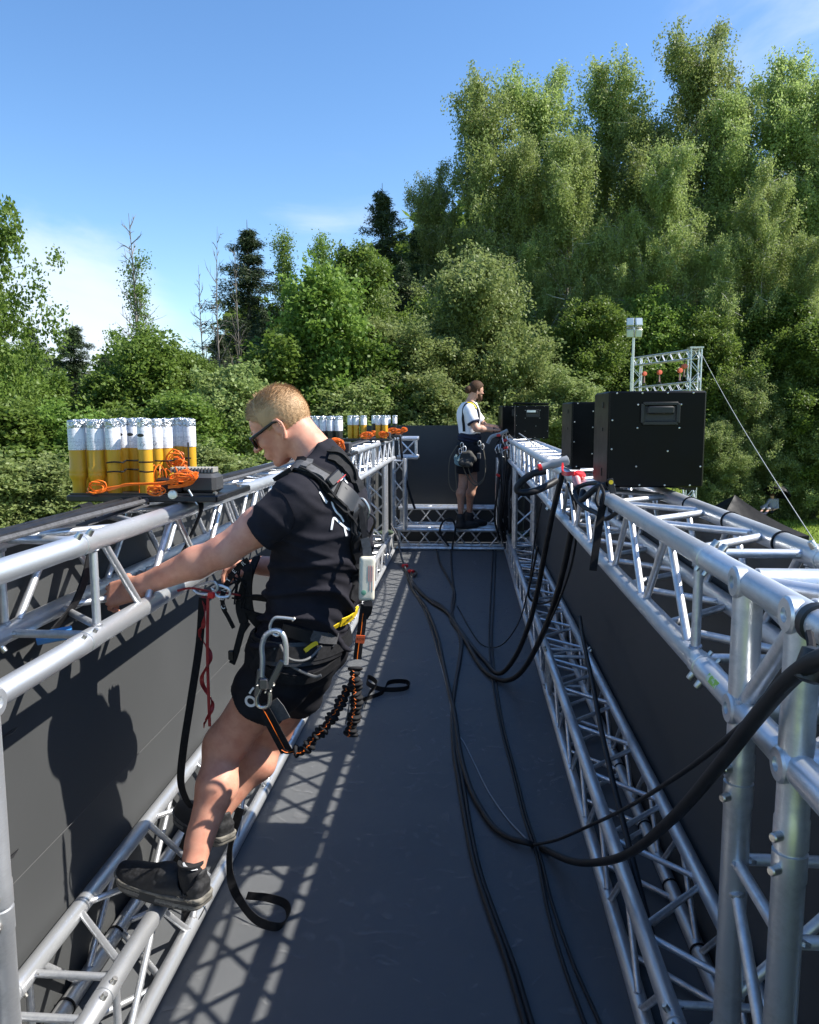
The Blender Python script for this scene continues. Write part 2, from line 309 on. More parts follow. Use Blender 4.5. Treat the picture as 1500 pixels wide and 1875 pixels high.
def truss_y(name, label, x, z, y0, y1, joints, group, phase=0, near=4.5, bolts_inner=1):
    """box truss along Y: chords at (x,z),(x+D,z),(x,z+D),(x+D,z+D)"""
    t = thing(name, (x + D / 2, y0, z - CR), label, 'truss', group)
    J = [j - y0 for j in joints]
    for (dx, dz) in ((0, 0), (D, 0), (0, D), (D, D)): chord((x + dx, y0, z + dz), (x + dx, y1, z + dz), t, J, 20 if y0 < 3 else 12)
    nb = 0; rest = MB(); wp = []
    ends = sorted([y0 + .05] + [q for j in joints for q in (j - .075, j + .075)] + [y1 - .05]); segs = [(ends[i], ends[i + 1]) for i in range(0, len(ends), 2)]
    faces = [((0, 0), (0, D), 0), ((D, 0), (D, D), 1), ((0, D), (D, D), 0), ((0, 0), (D, 0), 1)]
    allb = []
    if y0 < 1: segs = segs[1:]
    for (A, B, ph) in faces:
        for (s0, s1) in segs:
            if s1 - s0 < .2: continue
            k_ = max(1, round((s1 - s0 - .06) / .255)); st = (s1 - s0 - .06) / k_
            P = lambda q, y: Vector((x + q[0], y, z + q[1]))
            allb.append((P(A, s0), P(B, s0))); allb.append((P(A, s1), P(B, s1)))
            for i in range(k_):
                ya = s0 + .03 + st * i + .012; yb = s0 + .03 + st * (i + 1) - .012
                a, bb = (A, B) if (i + ph + phase) % 2 == 0 else (B, A); allb.append((P(a, ya), P(bb, yb)))
    allb.sort(key=lambda q: q[0].y)
    for i, (a, bb) in enumerate(allb):
        if i < 99: brace(a, bb, t, seg=10 if a.y < 4 else 7)
        else: d = (bb - a).normalized(); rest.tube(a + d * CR * .8, bb - d * CR * .8, BR, 6)
        if a.y < near:
            for p, q in ((a, bb), (bb, a)): wp.append(p + (q - p).normalized() * (CR * .98))
    if rest.v: o = rest.build('brace', ALUB, t); o['kind'] = 'stuff'
    welds(wp, t, .0155)
    # coupler bolts
    for j in joints:
        if j > 6: continue
        for (dx, dz) in ((0, 0), (D, 0), (0, D), (D, D)):
            for q in (-.028, .028):
                sgn = (1 if dx == 0 else -1) * bolts_inner; ax = Vector((sgn * -.55, 0, .83)) if dz else Vector((sgn * .6, 0, -.8)); c = Vector((x + dx, j + q, z + dz)); m = MB()
                m.lathe([(.004, .0), (.0085, .002), (.0075, .016), (.0068, .018)], c + ax * (CR - .001), ax, 12); m.build('coupler_bolt', STEEL, t); m = MB(); m.lathe([(.005, 0), (.0055, .012)], c - ax * (CR + .011), ax, 8); m.build('bolt_end', STEEL, t)
    return t
G1 = 'long box trusses of the roof'
truss_y('box_truss', 'silver box truss along the top left edge, carrying the firework racks', XL - D, ZT - D, .55, 10.1, (1.80, 4.85, 7.85), G1)
truss_y('box_truss', 'silver box truss lying on the left side of the floor, the man\'s shoes on it', XL - D, Z0, 1.30, 10.0, (1.80, 4.85, 7.85), G1, 1)
truss_y('box_truss', 'silver box truss along the top right edge, carrying the black cabinets', XR, ZT - D, .55, 10.1, (1.70, 4.85, 7.85), G1, 0, bolts_inner=-1)
truss_y('box_truss', 'silver box truss lying along the right side of the floor', XR, Z0, 1.50, 10.0, (1.80, 4.85, 7.85), G1, 1, 4.0)
def truss_any(name, label, o, ax, up, sd, L, cat='truss', group=None, pitch=.25, d1=D, d2=D, r=CR, br=BR, rails=True, low=8):
    """generic straight box truss from o along ax"""
    o = Vector(o); ax = Vector(ax).normalized(); up = Vector(up).normalized() * d1; sdv = Vector(sd).normalized() * d2
    t = thing(name, o, label, cat, group); cs = [o, o + up, o + sdv, o + up + sdv]
    for c in cs: chord(c, c + ax * L, t, (), low, r)
    k_ = max(1, round(L / pitch)); st = L / k_
    for (a, bb, ph) in ((0, 1, 0), (2, 3, 1), (0, 2, 1), (1, 3, 0)):
        brace(cs[a] + ax * .03, cs[bb] + ax * .03, t, br, 7); brace(cs[a] + ax * (L - .03), cs[bb] + ax * (L - .03), t, br, 7)
        for i in range(k_):
            p, q = (a, bb) if (i + ph) % 2 else (bb, a); brace(cs[p] + ax * (i * st + .02), cs[q] + ax * ((i + 1) * st - .02), t, br, 7)
    return t
# corner legs: near right, near left, far ones
def leg(label, x, y, z0, z1, jn, group='upright truss legs', seg=24):
    t = thing('truss_leg', (x, y, z0), label, 'truss leg', group); wp = []
    for dx in (0, D):
        for dy in (0, D): chord((x + dx, y + dy, z0), (x + dx, y + dy, z1), t, [j - z0 for j in jn], seg)
    zs = [z0 + .35, z0 + .62, z0 + .88] if z1 - z0 > 1 else [z0 + .1, z1 - .1]
    for (A, B) in (((0, 0), (0, D)), ((0, D), (D, D)), ((0, 0), (D, 0)), ((D, 0), (D, D))):
        P = lambda q, z: Vector((x + q[0], y + q[1], z))
        for a, bb in ((P(A, .90), P(B, .90)), (P(B, .86), P(A, .60)), (P(A, .56), P(B, .30)), (P(A, .26), P(B, .26))):
            brace(a, bb, t, .0115, 12); wp += [a + (bb - a).normalized() * CR, bb + (a - bb).normalized() * CR]
    welds(wp, t, .0165)
    for j in jn:
        for dx in (0, D):
            for dy in (0, D):
                for q in (-.028, .028):
                    c = Vector((x + dx, y + dy, j + q)); ax = Vector((-.85, -.5, 0)).normalized() if dx == 0 else Vector((.4, -.9, 0)).normalized(); m = MB()
                    m.lathe([(.004, 0), (.0085, .002), (.0078, .017), (.006, .019)], c + ax * (CR - .001), ax, 12); m.build('coupler_bolt', STEEL, t); m = MB(); m.lathe([(.005, 0), (.0055, .014)], c - ax * (CR + .012), ax, 8)
                    m.path([c - ax * (CR + .008) + Vector((0, 0, .012)), c - ax * (CR + .016) + Vector((0, 0, .004)), c - ax * (CR + .012) + Vector((0, 0, -.014))], .0011, 5); m.build('bolt_end', STEEL, t)
    return t
leg('thick silver truss leg at the near right corner, beside the black power cable', XR, 1.225, -.02, ZT - D - CR + .004, (1.06,))
leg('silver truss leg at the near left edge of the picture', XL - D, 1.165, -.02, ZT - D - CR + .004, (.78,))
# corner blocks: heavy tubes with end discs, standing on the legs
def corner_block(label, x, y, sx):
    t = thing('corner_block', (x, y, ZT - D), label, 'corner block', 'welded corner blocks'); wp = []
    for dx in (0, D):
        for dy in (0, D):
            m = MB(); m.tube((x + dx, y + dy, ZT - D + CR * .7), (x + dx, y + dy, ZT - CR * .7), CR + .0012, 24); m.build('post', ALU, t)
            for z in (ZT - D, ZT):
                for s_ in (-1,):
                    c = Vector((x + dx + (-CR - .002 if dx == 0 else CR + .002), y + dy, z)); ax = Vector((-1 if dx == 0 else 1, 0, 0)); m = MB()
                    m.lathe([(.010, -.02), (.030, -.02), (.030, -.002), (.026, .002), (.012, .003), (.010, -.004)], c, ax, 24); m.build('end_disc', ALU, t)
    for z in (ZT - D, ZT):
        for dy in (0, D):
            m = MB(); m.tube((x + CR * .6, y + dy, z), (x + D - CR * .6, y + dy, z), CR + .0008, 20); m.build('cross_tube', ALU, t)
            m = MB(); e = .42 if sx > 0 else -.42
            m.tube((x + (D if sx > 0 else 0), y + dy, z), (x + (D if sx > 0 else 0) + e, y + dy, z), CR - .0006, 20); m.build('outrigger_tube', ALU, t)
    P = [(Vector((x, y, ZT)), Vector((x, y + D, ZT - D))), (Vector((x + D, y, ZT)), Vector((x + D, y + D, ZT - D))), (Vector((x, y + D, ZT)), Vector((x + D, y, ZT))), (Vector((x, y, ZT - D)), Vector((x + D, y + D, ZT - D))), (Vector((x, y + D, ZT)), Vector((x + D, y + D, ZT - D))), (Vector((x, y, ZT)), Vector((x + D, y, ZT - D)))]
    for a, bb in P: brace(a, bb, t, .0155, 14, .9); wp += [a + (bb - a).normalized() * CR, bb + (a - bb).normalized() * CR]
    welds(wp, t, .024)
    return t
corner_block('welded silver corner block at the near right, where the top truss meets its leg', XR, 1.225, 1)
corner_block('welded silver corner block at the near left edge, on top of the left leg', XL - D, 1.165, -1)
# far end
truss_any('cross_truss', 'silver cross truss across the far end that the man in white stands on', (XL + .02, 10.13, Z0), (1, 0, 0), (0, 0, 1), (0, 1, 0), XR - XL - .04, group='cross trusses at the far end')
truss_any('cross_truss', 'silver cross truss raised behind the feet of the man in white', (XL + .02, 10.50, Z0 + D), (1, 0, 0), (0, 0, 1), (0, 1, 0), XR - XL - .04, group='cross trusses at the far end')
truss_any('cross_truss', 'short silver truss stub pointing inward at the top of the far left corner', (XL + .03, 10.2, ZT - D), (1, 0, 0), (0, 0, 1), (0, 1, 0), .27, group='cross trusses at the far end', pitch=.2)
for lb, x, y in (('slim upright truss leg in the far left corner', XL, 9.9), ('upright truss leg on the left side before the far corner', XL - D + .02, 9.05), ('upright truss leg in the far right corner behind the hanging cables', XR - .12, 9.9), ('upright truss leg on the right side before the far corner', XR + .02, 8.6)):
    truss_any('truss_leg', lb, (x, y, Z0 + D + CR), (0, 0, 1), (1, 0, 0), (0, 1, 0), ZT - 2 * D - 2 * CR, 'truss leg', 'upright truss legs', d1=.15 if 'slim' in lb else .2, d2=.2, pitch=.22)
# stickers on the top right truss
for px, py, x in ((1308, 1236, XR - CR - .001),):
    p = onx(px, py, XR - .018); b = MB(); b.rings([[Vector((XR, y, ZT - D)) + Vector((math.cos(t) * (CR + .0012), 0, math.sin(t) * (CR + .0012))) for t in (2.9, 2.6, 2.3)] + [Vector((XR, y, ZT - D)) + Vector((math.cos(t) * (CR - .001), 0, math.sin(t) * (CR - .001))) for t in (2.3, 2.6, 2.9)] for y in (p.y - .03, p.y, p.y + .03)]); setp(b.build('sticker', STK), 'small green sticker on the lower tube of the top right truss', 'sticker')
# ================================================================== BODIES: smooth distance fields turned into one closed surface
def V3(v): return np.array(tuple(v), dtype=np.float32)
def f_cone(a, b, ra, rb):
    a = V3(a); b = V3(b); d = b - a; L2 = float(d @ d) + 1e-12
    def f(P):
        t = np.clip(((P - a) @ d) / L2, 0, 1); return np.linalg.norm(P - a - t[:, None] * d, axis=1) - (ra + (rb - ra) * t)
    return f
def f_ell(c, M, r):        # M: three axis vectors, r: three radii
    c = V3(c); A = np.array([V3(q) for q in M]).T; r = np.array(r, dtype=np.float32)
    def f(P):
        q = (P - c) @ A; k0 = np.linalg.norm(q / r, axis=1); k1 = np.linalg.norm(q / (r * r), axis=1) + 1e-9; return k0 * (k0 - 1) / k1
    return f
def f_box(c, M, h, rd):
    c = V3(c); A = np.array([V3(q) for q in M]).T; h = np.array(h, dtype=np.float32) - rd
    def f(P):
        q = np.abs((P - c) @ A) - h; return np.linalg.norm(np.maximum(q, 0), axis=1) + np.minimum(q.max(axis=1), 0) - rd
    return f
def f_chain(pts, rs):
    fs = [f_cone(pts[i], pts[i + 1], rs[i], rs[i + 1]) for i in range(len(pts) - 1)]
    return lambda P: np.min([f(P) for f in fs], axis=0)
def smin(a, b, k): h = np.clip(.5 + .5 * (b - a) / k, 0, 1); return b + (a - b) * h - k * h * (1 - h)
def smax(a, b, k): return -smin(-a, -b, k)
def f_union(items):        # items: (f, k)
    def g(P):
        d = items[0][0](P)
        for f, k_ in items[1:]: d = smin(d, f(P), k_)
        return d
    return g
_gn = np.random.default_rng(3); _dirs = _gn.normal(size=(14, 3)).astype(np.float32); _dirs /= np.linalg.norm(_dirs, axis=1)[:, None]; _ph = _gn.uniform(0, 6.28, 14)
def folds(P, s, n=7):      # soft cloth folds
    o = 0; W = P + .35 / s * np.sin(P[:, [1, 2, 0]] * s * .6 + 1)
    for i in range(n): o = o + np.sin(W @ _dirs[i] * s * (.7 + .16 * i) + _ph[i]) / (1 + .25 * i)
    return o / 2.6
def surf(f, lo, hi, h):
    """surface nets"""
    lo = np.array(tuple(lo), dtype=np.float32); hi = np.array(tuple(hi), dtype=np.float32); n = np.ceil((hi - lo) / h).astype(int) + 1
    K = 4; n = ((n + K - 1) // K) * K; xs = [lo[i] + h * np.arange(n[i], dtype=np.float32) for i in range(3)]
    def ev(X):                     # X: list of coordinate arrays -> values, in pieces
        o = np.empty(len(X), np.float32)
        for i in range(0, len(X), 300000): o[i:i + 300000] = f(X[i:i + 300000])
        return o
    gc = np.stack(np.meshgrid(*[x[::K] + h * (K - 1) / 2 for x in xs], indexing='ij'), -1).reshape(-1, 3).astype(np.float32)
    Vc = ev(gc).reshape(n // K); Vv = Vc.repeat(K, 0).repeat(K, 1).repeat(K, 2); mk = np.argwhere(np.abs(Vv) < h * K * 1.25 + .012)
    Vv[mk[:, 0], mk[:, 1], mk[:, 2]] = ev(lo + h * mk.astype(np.float32))
    S = Vv < 0; acc = np.zeros((n[0] - 1, n[1] - 1, n[2] - 1, 3), np.float32); cnt = np.zeros(acc.shape[:3], np.float32)
    sl = lambda o: tuple(slice(o[i], n[i] - 1 + o[i]) for i in range(3))
    for ax in range(3):
        for u in (0, 1):
            for v in (0, 1):
                o = [0, 0, 0]; oth = [i for i in range(3) if i != ax]; o[oth[0]] = u; o[oth[1]] = v; o2 = list(o); o2[ax] = 1
                a = Vv[sl(o)]; b = Vv[sl(o2)]; c = S[sl(o)] != S[sl(o2)]; t = np.where(c, a / np.where(c, a - b, 1), 0)
                for i in range(3): acc[..., i] += np.where(c, (t if i == ax else o[i]), 0)
                cnt += c
    m = cnt > 0; idx = -np.ones(cnt.shape, np.int64); idx[m] = np.arange(m.sum()); ii = np.argwhere(m)
    verts = lo + h * (ii + acc[m] / cnt[m][:, None]); F = []
    for ax in range(3):
        u, v = (ax + 1) % 3, (ax + 2) % 3
        a = S; sA = [slice(None)] * 3; sB = [slice(None)] * 3; sA[ax] = slice(0, -1); sB[ax] = slice(1, None); ch = S[tuple(sA)] != S[tuple(sB)]
        E = np.argwhere(ch); E = E[(E[:, u] > 0) & (E[:, v] > 0) & (E[:, u] < n[u] - 1) & (E[:, v] < n[v] - 1)]
        if not len(E): continue
        def g(du, dv): q = E.copy(); q[:, u] -= du; q[:, v] -= dv; return idx[q[:, 0], q[:, 1], q[:, 2]]
        Q = np.stack([g(1, 1), g(0, 1), g(0, 0), g(1, 0)], 1); ins = S[E[:, 0], E[:, 1], E[:, 2]]; Q[~ins] = Q[~ins][:, ::-1]; F.append(Q)
    return verts, np.concatenate(F)
def body(name, f, lo, hi, h, m, parent, col=None, more=()):
    v, q = surf(f, lo, hi, h)
    for (f2, lo2, hi2, h2) in more: v2, q2 = surf(f2, lo2, hi2, h2); q = np.concatenate([q, q2 + len(v)]); v = np.concatenate([v, v2])
    me = bpy.data.meshes.new(name); me.vertices.add(len(v)); me.vertices.foreach_set('co', v.astype(np.float32).ravel())
    me.loops.add(q.size); me.loops.foreach_set('vertex_index', q.astype(np.int32).ravel()); me.polygons.add(len(q))
    me.polygons.foreach_set('loop_start', np.arange(0, q.size, 4, dtype=np.int32)); me.polygons.foreach_set('loop_total', np.full(len(q), 4, dtype=np.int32)); me.update(calc_edges=True); me.validate()
    me.polygons.foreach_set('use_smooth', [True] * len(me.polygons))
    for x in (m if isinstance(m, (list, tuple)) else [m]): me.materials.append(x)
    if col is not None: me.polygons.foreach_set('material_index', col(v[q].mean(axis=1)).astype(np.int32))
    o = bpy.data.objects.new(name, me); C.objects.link(o)
    if parent is not None: o.parent = parent; o.location = -wloc(parent)
    return o
def grad(f, P, e=.002):
    P = np.asarray(P, dtype=np.float32); g = np.stack([f(P + V3(a)) - f(P - V3(a)) for a in ((e, 0, 0), (0, e, 0), (0, 0, e))], 1); return g / (np.linalg.norm(g, axis=1)[:, None] + 1e-9)
def hug(f, pts, off=.003, n=8, it=6):
    """lay a strap's centre line on a body surface; returns points and normals"""
    P = np.array([tuple(p) for p in (spl(pts, n) if n > 1 else pts)], dtype=np.float32)
    for _ in range(it): P = P - grad(f, P) * (f(P) - off)[:, None] * .9
    G = grad(f, P); return [Vector(p) for p in P.tolist()], [Vector(g_) for g_ in G.tolist()]
def strap(name, f, pts, w, th, m, parent, off=None, stitch=None, n=8):
    P, G = hug(f, pts, th * .6 if off is None else off, n); side = []
    for i in range(len(P)):
        d = (P[min(i + 1, len(P) - 1)] - P[max(i - 1, 0)]).normalized(); side.append(d.cross(G[i]).normalized())
    b = MB(); b.ribbon(P, side, w, th); o = b.build(name, m, parent)
    if stitch:
        for s_ in (-.4, .4):
            b = MB(); b.path([P[i] + side[i] * w * s_ + G[i] * th * .5 for i in range(len(P))], .0008, 4); b.build('stitching', stitch, o)
    return o, P, G
def castp(f, px, py, Y0, it=60):
    """first hit of the sight line through a picture position with a body surface, near depth Y0"""
    d = ray(px, py); d = d / d.y; p = Vector((0, 0, CAMZ)) + d * (Y0 - .5); dn = d.normalized()
    for _ in range(it):
        v = float(f(np.array([tuple(p)], dtype=np.float32))[0])
        if v < .0015: break
        p = p + dn * v * .8
        if p.y > Y0 + .6: return at(px, py, Y0)
    return p
def hand(wrist, dirv, palmn, curl=.6, s=1., thumbside=1, spread=.12):
    """palm block, five fingers of different lengths with two bends each; palmn points out of the palm; thumbside +-1"""
    d = Vector(dirv).normalized(); nn = (Vector(palmn) - d * Vector(palmn).dot(d)).normalized(); sd_ = d.cross(nn).normalized() * thumbside; wrist = Vector(wrist); it = []
    pc = wrist + d * .045 * s; it.append((f_box(pc, (d, sd_, nn), (.05 * s, .040 * s, .0135 * s), .013 * s), .012))
    it.append((f_cone(wrist - d * .03, wrist + d * .01, .027 * s, .025 * s), .02))
    it.append((f_ell(wrist + d * .03 * s + sd_ * .022 * s + nn * .008 * s, (d, sd_, nn), (.032 * s, .016 * s, .014 * s)), .012))
    for i, (o_, L, r_) in enumerate(((.030, .072, .0088), (.010, .080, .0090), (-.010, .075, .0086), (-.029, .058, .0078))):
        a = wrist + d * (.088 - abs(i - 1) * .004) * s + sd_ * o_ * s; e = d; ang = 0; p = a; dd = (d + sd_ * (1.2 - i) * spread).normalized(); cs = curl * (.85 + .1 * i)
        it.append((f_cone(a - d * .03 * s, a, r_ * 1.05 * s, r_ * 1.1 * s), .006))
        for j, fr in enumerate((.44, .31, .25)):
            ang += cs * (.75, 1., .6)[j]; q = p + (dd * math.cos(ang) + nn * math.sin(ang)).normalized() * L * fr * s; it.append((f_cone(p, q, r_ * s * (1 - .09 * j), r_ * s * (.93 - .1 * j)), .003)); p = q
    a = wrist + d * .022 * s + sd_ * .030 * s; q = a + (d * .55 + sd_ * .6 + nn * .45).normalized() * .038 * s; q2 = q + (d * .85 + sd_ * .15 + nn * .5).normalized() * .030 * s; q3 = q2 + (d * .9 - sd_ * .1 + nn * .45).normalized() * .024 * s
    it += [(f_cone(a, q, .0125 * s, .0108 * s), .008), (f_cone(q, q2, .0108 * s, .0098 * s), .004), (f_cone(q2, q3, .0098 * s, .0078 * s), .003)]
    return it
def head_items(O, F, U, L, s=1.):
    P = lambda f_, l_, u_: O + F * f_ * s + L * l_ * s + U * u_ * s; ax = (F, L, U); e = lambda c, r_: f_ell(P(*c), ax, [q * s for q in r_]); k_ = lambda a, b, ra, rb: f_cone(P(*a), P(*b), ra * s, rb * s)
    it = [(e((.006, 0, .036), (.089, .071, .086)), .012), (e((-.02, 0, .042), (.070, .070, .078)), .02), (e((.042, 0, -.012), (.047, .050, .064)), .02)]
    for q in (-1, 1):
        it += [(k_((-.004, q * .052, -.028), (.058, q * .020, -.074), .017, .015), .018), (k_((.074, q * .042, .027), (.091, q * .012, .030), .009, .009), .010), (e((.064, q * .038, -.008), (.020, .017, .017)), .014)]
    it += [(e((.074, 0, -.074), (.016, .020, .014)), .014), (k_((.093, 0, .022), (.1165, 0, -.006), .0060, .0092), .007), (e((.106, .009, -.009), (.009, .0055, .0055)), .004), (e((.106, -.009, -.009), (.009, .0055, .0055)), .004)]
    it += [(e((.083, 0, -.040), (.015, .024, .020)), .010), (k_((.0955, -.013, -.037), (.0955, .013, -.037), .0052, .0052), .004), (k_((.0935, -.012, -.0475), (.0935, .012, -.0475), .0058, .0058), .004)]
    for q in (-1, 1):        # outer rim, lobe and inner fold of the ears
        rim = [(a - .010, b + .001, c) for a, b, c in [(.006, .066, -.020), (.012, .071, -.004), (.010, .076, .014), (.000, .080, .025), (-.012, .083, .022), (-.019, .084, .008), (-.017, .081, -.008), (-.008, .077, -.022), (.001, .072, -.031)]]
        it += [(f_chain([P(a, q * b, c) for a, b, c in rim], [.0042 * s] * 5 + [.0040 * s] * 2 + [.0050 * s, .0058 * s]), .003), (e((-.013, q * .073, -.001), (.015, .0065, .024)), .004), (k_((-.016, q * .080, .014), (-.020, q * .081, -.006), .003 * 1, .003), .003), (k_((-.004, q * .075, -.006), (-.006, q * .0755, -.012), .004, .004), .003)]
    return it
def ear_cut(f, O, F, U, L, s, sides=(1,)):
    cs = [f_ell(O + F * -.011 * s + L * .0825 * q * s + U * -.004 * s, (F, L, U), (.0065 * s, .006 * s, .010 * s)) for q in sides]
    def g(P):
        d = f(P)
        for c in cs: d = smax(d, -c(P), .002)
        return d
    return g
def torso_items(neck, chest, waist, pelvis, lat, fr, s=1., lower=True):
    up1 = (neck - chest).normalized(); up2 = (chest - pelvis).normalized(); ax = lambda u: ((lat - u * lat.dot(u)).normalized(), u.cross((lat - u * lat.dot(u)).normalized()).normalized(), u)
    it = [(f_ell(chest, ax(up1), (.168 * s, .118 * s, .19 * s)), .05), (f_ell(waist, ax(up2), (.148 * s, .112 * s, .15 * s)), .06), (f_ell(pelvis, ax(up2), (.168 * s, .124 * s, .125 * s)), .05)]
    return it
# ================================================================== MAN IN THE FOREGROUND
def man1():
    O = at(521, 787, 2.34)                                             # head centre, between the ears
    F = Vector((-.83, .13, -.52)).normalized(); L = Vector((-.15, -.98, -.03)); L = (L - F * L.dot(F)).normalized(); U = F.cross(L).normalized()
    if U.z < 0: U = -U
    # keep a small offset so that the near ear falls on its measured place
    O = O - L * .070 + Vector((-.024, 0, 0))
    neck = at(597, 838, 2.38); chest = at(592, 962, 2.38); waist = at(573, 1085, 2.40); pelvis = at(548, 1188, 2.42)
    lat = Vector((-.50, -.865, 0)).normalized(); fr = Vector((-.865, .50, 0)).normalized()      # his left side is nearer the camera
    sL = at(543, 915, 2.22); eL = at(408, 1010, 2.20); wL = at(247, 1077, 2.24)
    sR = at(633, 915, 2.56); eR = at(562, 1045, 2.68); wR = at(478, 1036, 2.56)
    hL = at(528, 1210, 2.34); kL = at(407, 1372, 2.36); hl1 = onz(378, 1662, .293); to1 = onz(217, 1610, .297); hl2 = onz(418, 1550, .293); to2 = onz(328, 1492, .297); aL = hl1 + (to1 - hl1).normalized() * .052 + Vector((0, 0, .095))
    hR = at(568, 1208, 2.52); kR = at(492, 1350, 2.66); aR = hl2 + (to2 - hl2).normalized() * .052 + Vector((0, 0, .095))
    root = thing('person', (-.93, 2.45, .29), 'blond man in sunglasses and black t-shirt, leaning in a harness on the left truss', 'person')
    tors = torso_items(neck, chest, waist, pelvis, lat, fr)
    def limb(S, E_, W_, inf=0., up=False):
        m1_ = S.lerp(E_, .5); it = [(f_cone(S, m1_, .060 + inf, .054 + inf), .04), (f_cone(m1_, E_, .054 + inf, .044 + inf), .02)]
        if up: return it
        f1 = E_.lerp(W_, .3); it += [(f_cone(E_, f1, .044, .045), .02), (f_cone(f1, W_, .045, .0285), .02)]; return it
    def shape_leg(H, K, A, out, inf=0.):
        c = K.lerp(A, .30); back = (K - A).normalized().cross(lat).normalized(); back = -back if back.dot(fr) > 0 else back
        return [(f_cone(H, K.lerp(H, .12), .090 + inf, .064 + inf), .05), (f_cone(K.lerp(H, .1), K, .063, .056), .03), (f_ell(K - back * .014, ((K - A).normalized(), lat, fr), (.05, .045, .045)), .02),
                (f_cone(K, c + back * .018, .052, .060), .03), (f_cone(c + back * .018, A + (K - A) * .25, .059, .038), .03), (f_cone(A + (K - A) * .3, A, .038, .033), .02), (f_cone(K - back * .008, A, .036, .030), .02)]
    hi = head_items(O, F, U, L)
    nk = [(f_cone(O - F * .030 - U * .045, neck + Vector((-.01, 0, -.02)), .058, .064), .028), (f_cone(neck + Vector((.0, 0, -.03)), sL + Vector((0, .03, .02)), .052, .045), .03), (f_cone(neck + Vector((0, 0, -.03)), sR + Vector((0, -.03, .01)), .052, .045), .03)]
    hdL = hand(wL, (wL - eL).normalized() * .9 + Vector((-.35, .12, -.02)), Vector((-.1, .75, -.55)), .75, 1.02, -1)
    hdR = hand(wR, Vector((-1, -.08, .05)), Vector((.1, -.1, -1)), .85, 1.0, 1)
    legs = shape_leg(hL, kL, aL, 1) + shape_leg(hR, kR, aR, -1)
    inner = [(f_ell(q[0], (fr, lat, Vector((0, 0, 1))), (.08, .045, .04)), .02) for q in ()]
    allf = ear_cut(f_union(hi + nk), O, F, U, L, 1., (1, -1)); arms = f_union(limb(sL, eL, wL) + hdL); armr = f_union(limb(sR, eR, wR) + hdR); lf = f_union(legs); tf = f_union(tors)
    def skin(P): return smin(smin(smin(smin(tf(P), allf(P), .03), arms(P), .02), armr(P), .02), lf(P), .03)
    def boxof(pts, pad): a = np.array([tuple(p) for p in pts]); return a.min(0) - pad, a.max(0) + pad
    # the head gets a finer net; both come out of the same field and are joined into ONE mesh
    lo, hi_ = boxof([O, neck, sL, sR, eL, eR, wL, wR, kL, kR, aL, aR], .17); lo[2] = aL.z - .05
    h_ = .0058
    cutn = V3((O - neck).normalized()); c1 = V3(neck + (O - neck) * .02); c2 = V3(neck - (O - neck) * .12)
    bd = body('body', lambda P: smax(skin(P), -np.maximum(-((P - c1) @ cutn), np.linalg.norm(P - V3(O), axis=1) - .17), .002), lo, hi_, .0047, SKIN, root, None, [(lambda P: smax(allf(P), -((P - c2) @ cutn), .002), np.array(tuple(O)) - (.14, .14, .16), np.array(tuple(O)) + (.17, .15, .15), .0029)])
    # ---------------- hair: close cap plus short tufts
    hl = lambda f_, l_, u_: O + F * f_ + L * l_ + U * u_
    cap0 = f_union([(f_ell(hl(.004, 0, .038), (F, L, U), (.0915, .0735, .0895)), .02), (f_ell(hl(-.020, 0, .043), (F, L, U), (.0735, .0735, .082)), .02)])
    def hairf(P):
        q = (P - V3(O)); f_ = q @ V3(F); u_ = q @ V3(U); l_ = np.abs(q @ V3(L)); d = cap0(P) - .0025 - .0006 * np.sin(q @ V3((310, 190, 270))) * np.sin(q @ V3((-230, 280, 160)))
        # hairline: low at the nape, over the ear, up to the forehead
        line = np.where(f_ < -.035, -.062 + .1 * (f_ + .035), np.where(f_ < -.006, -.062 + (f_ + .035) / .029 * .078, np.where(f_ < .024, .010 + .0 * f_, np.where(f_ < .040, .010 + (f_ - .024) / .016 * .040, .050 + (f_ - .040) / .040 * .034))))
        return smax(d, (line - u_) * .8, .004)
    hr = body('hair', hairf, np.array(tuple(O)) - .14, np.array(tuple(O)) + .16, .0035, HAIRM, root)
    me = hr.data; vv = np.empty(len(me.vertices) * 3, np.float32); me.vertices.foreach_get('co', vv); vv = vv.reshape(-1, 3); G = grad(cap0, vv)
    gg = np.random.default_rng(11); keep = gg.integers(0, len(vv), 16000); P0 = vv[keep]; Gn = G[keep]; q = P0 - V3(O); fwd = q @ V3(F); u_ = q @ V3(U); ok = (np.abs(cap0(P0) - .0025) < .004); P0 = P0[ok]; Gn = Gn[ok]; u_ = u_[ok]; fwd = fwd[ok]
    dirr = -V3(F) * .95 * (fwd < .03)[:, None] + V3(F) * .45 * (fwd >= .03)[:, None] - V3(U) * .5 * (u_ < .07)[:, None]
    top = np.clip((u_ - .05) / .07, 0, 1); ln = (.004 + .011 * top) * gg.uniform(.6, 1.2, len(P0)); Dv = Gn * (.18 + .5 * top)[:, None] + dirr + gg.normal(0, .10, P0.shape); Dv /= np.linalg.norm(Dv, axis=1)[:, None]; Sv = np.cross(Dv, Gn + gg.normal(0, .3, P0.shape)); Sv /= np.linalg.norm(Sv, axis=1)[:, None]
    T = np.stack([P0 - Sv * .0006, P0 + Sv * .0006, P0 + Dv * ln[:, None]], 1); o = bpy.data.objects.new('hair_tufts', tri_mesh('hair_tufts', T, HAIRM, 3)); C.objects.link(o); o.parent = hr; o.location = -wloc(hr)
    b = MB()
    for i in range(10):
        p = hl(.03 + rnd.uniform(-.012, .012), rnd.uniform(-.02, .02), .126); b.path([p, p + U * .010 - F * .002, p + U * .018 + F * rnd.uniform(-.012, .006)], [.0012, .0008, .0003], 4)
    b.build('cowlick', HAIRM, hr)
    b = MB()
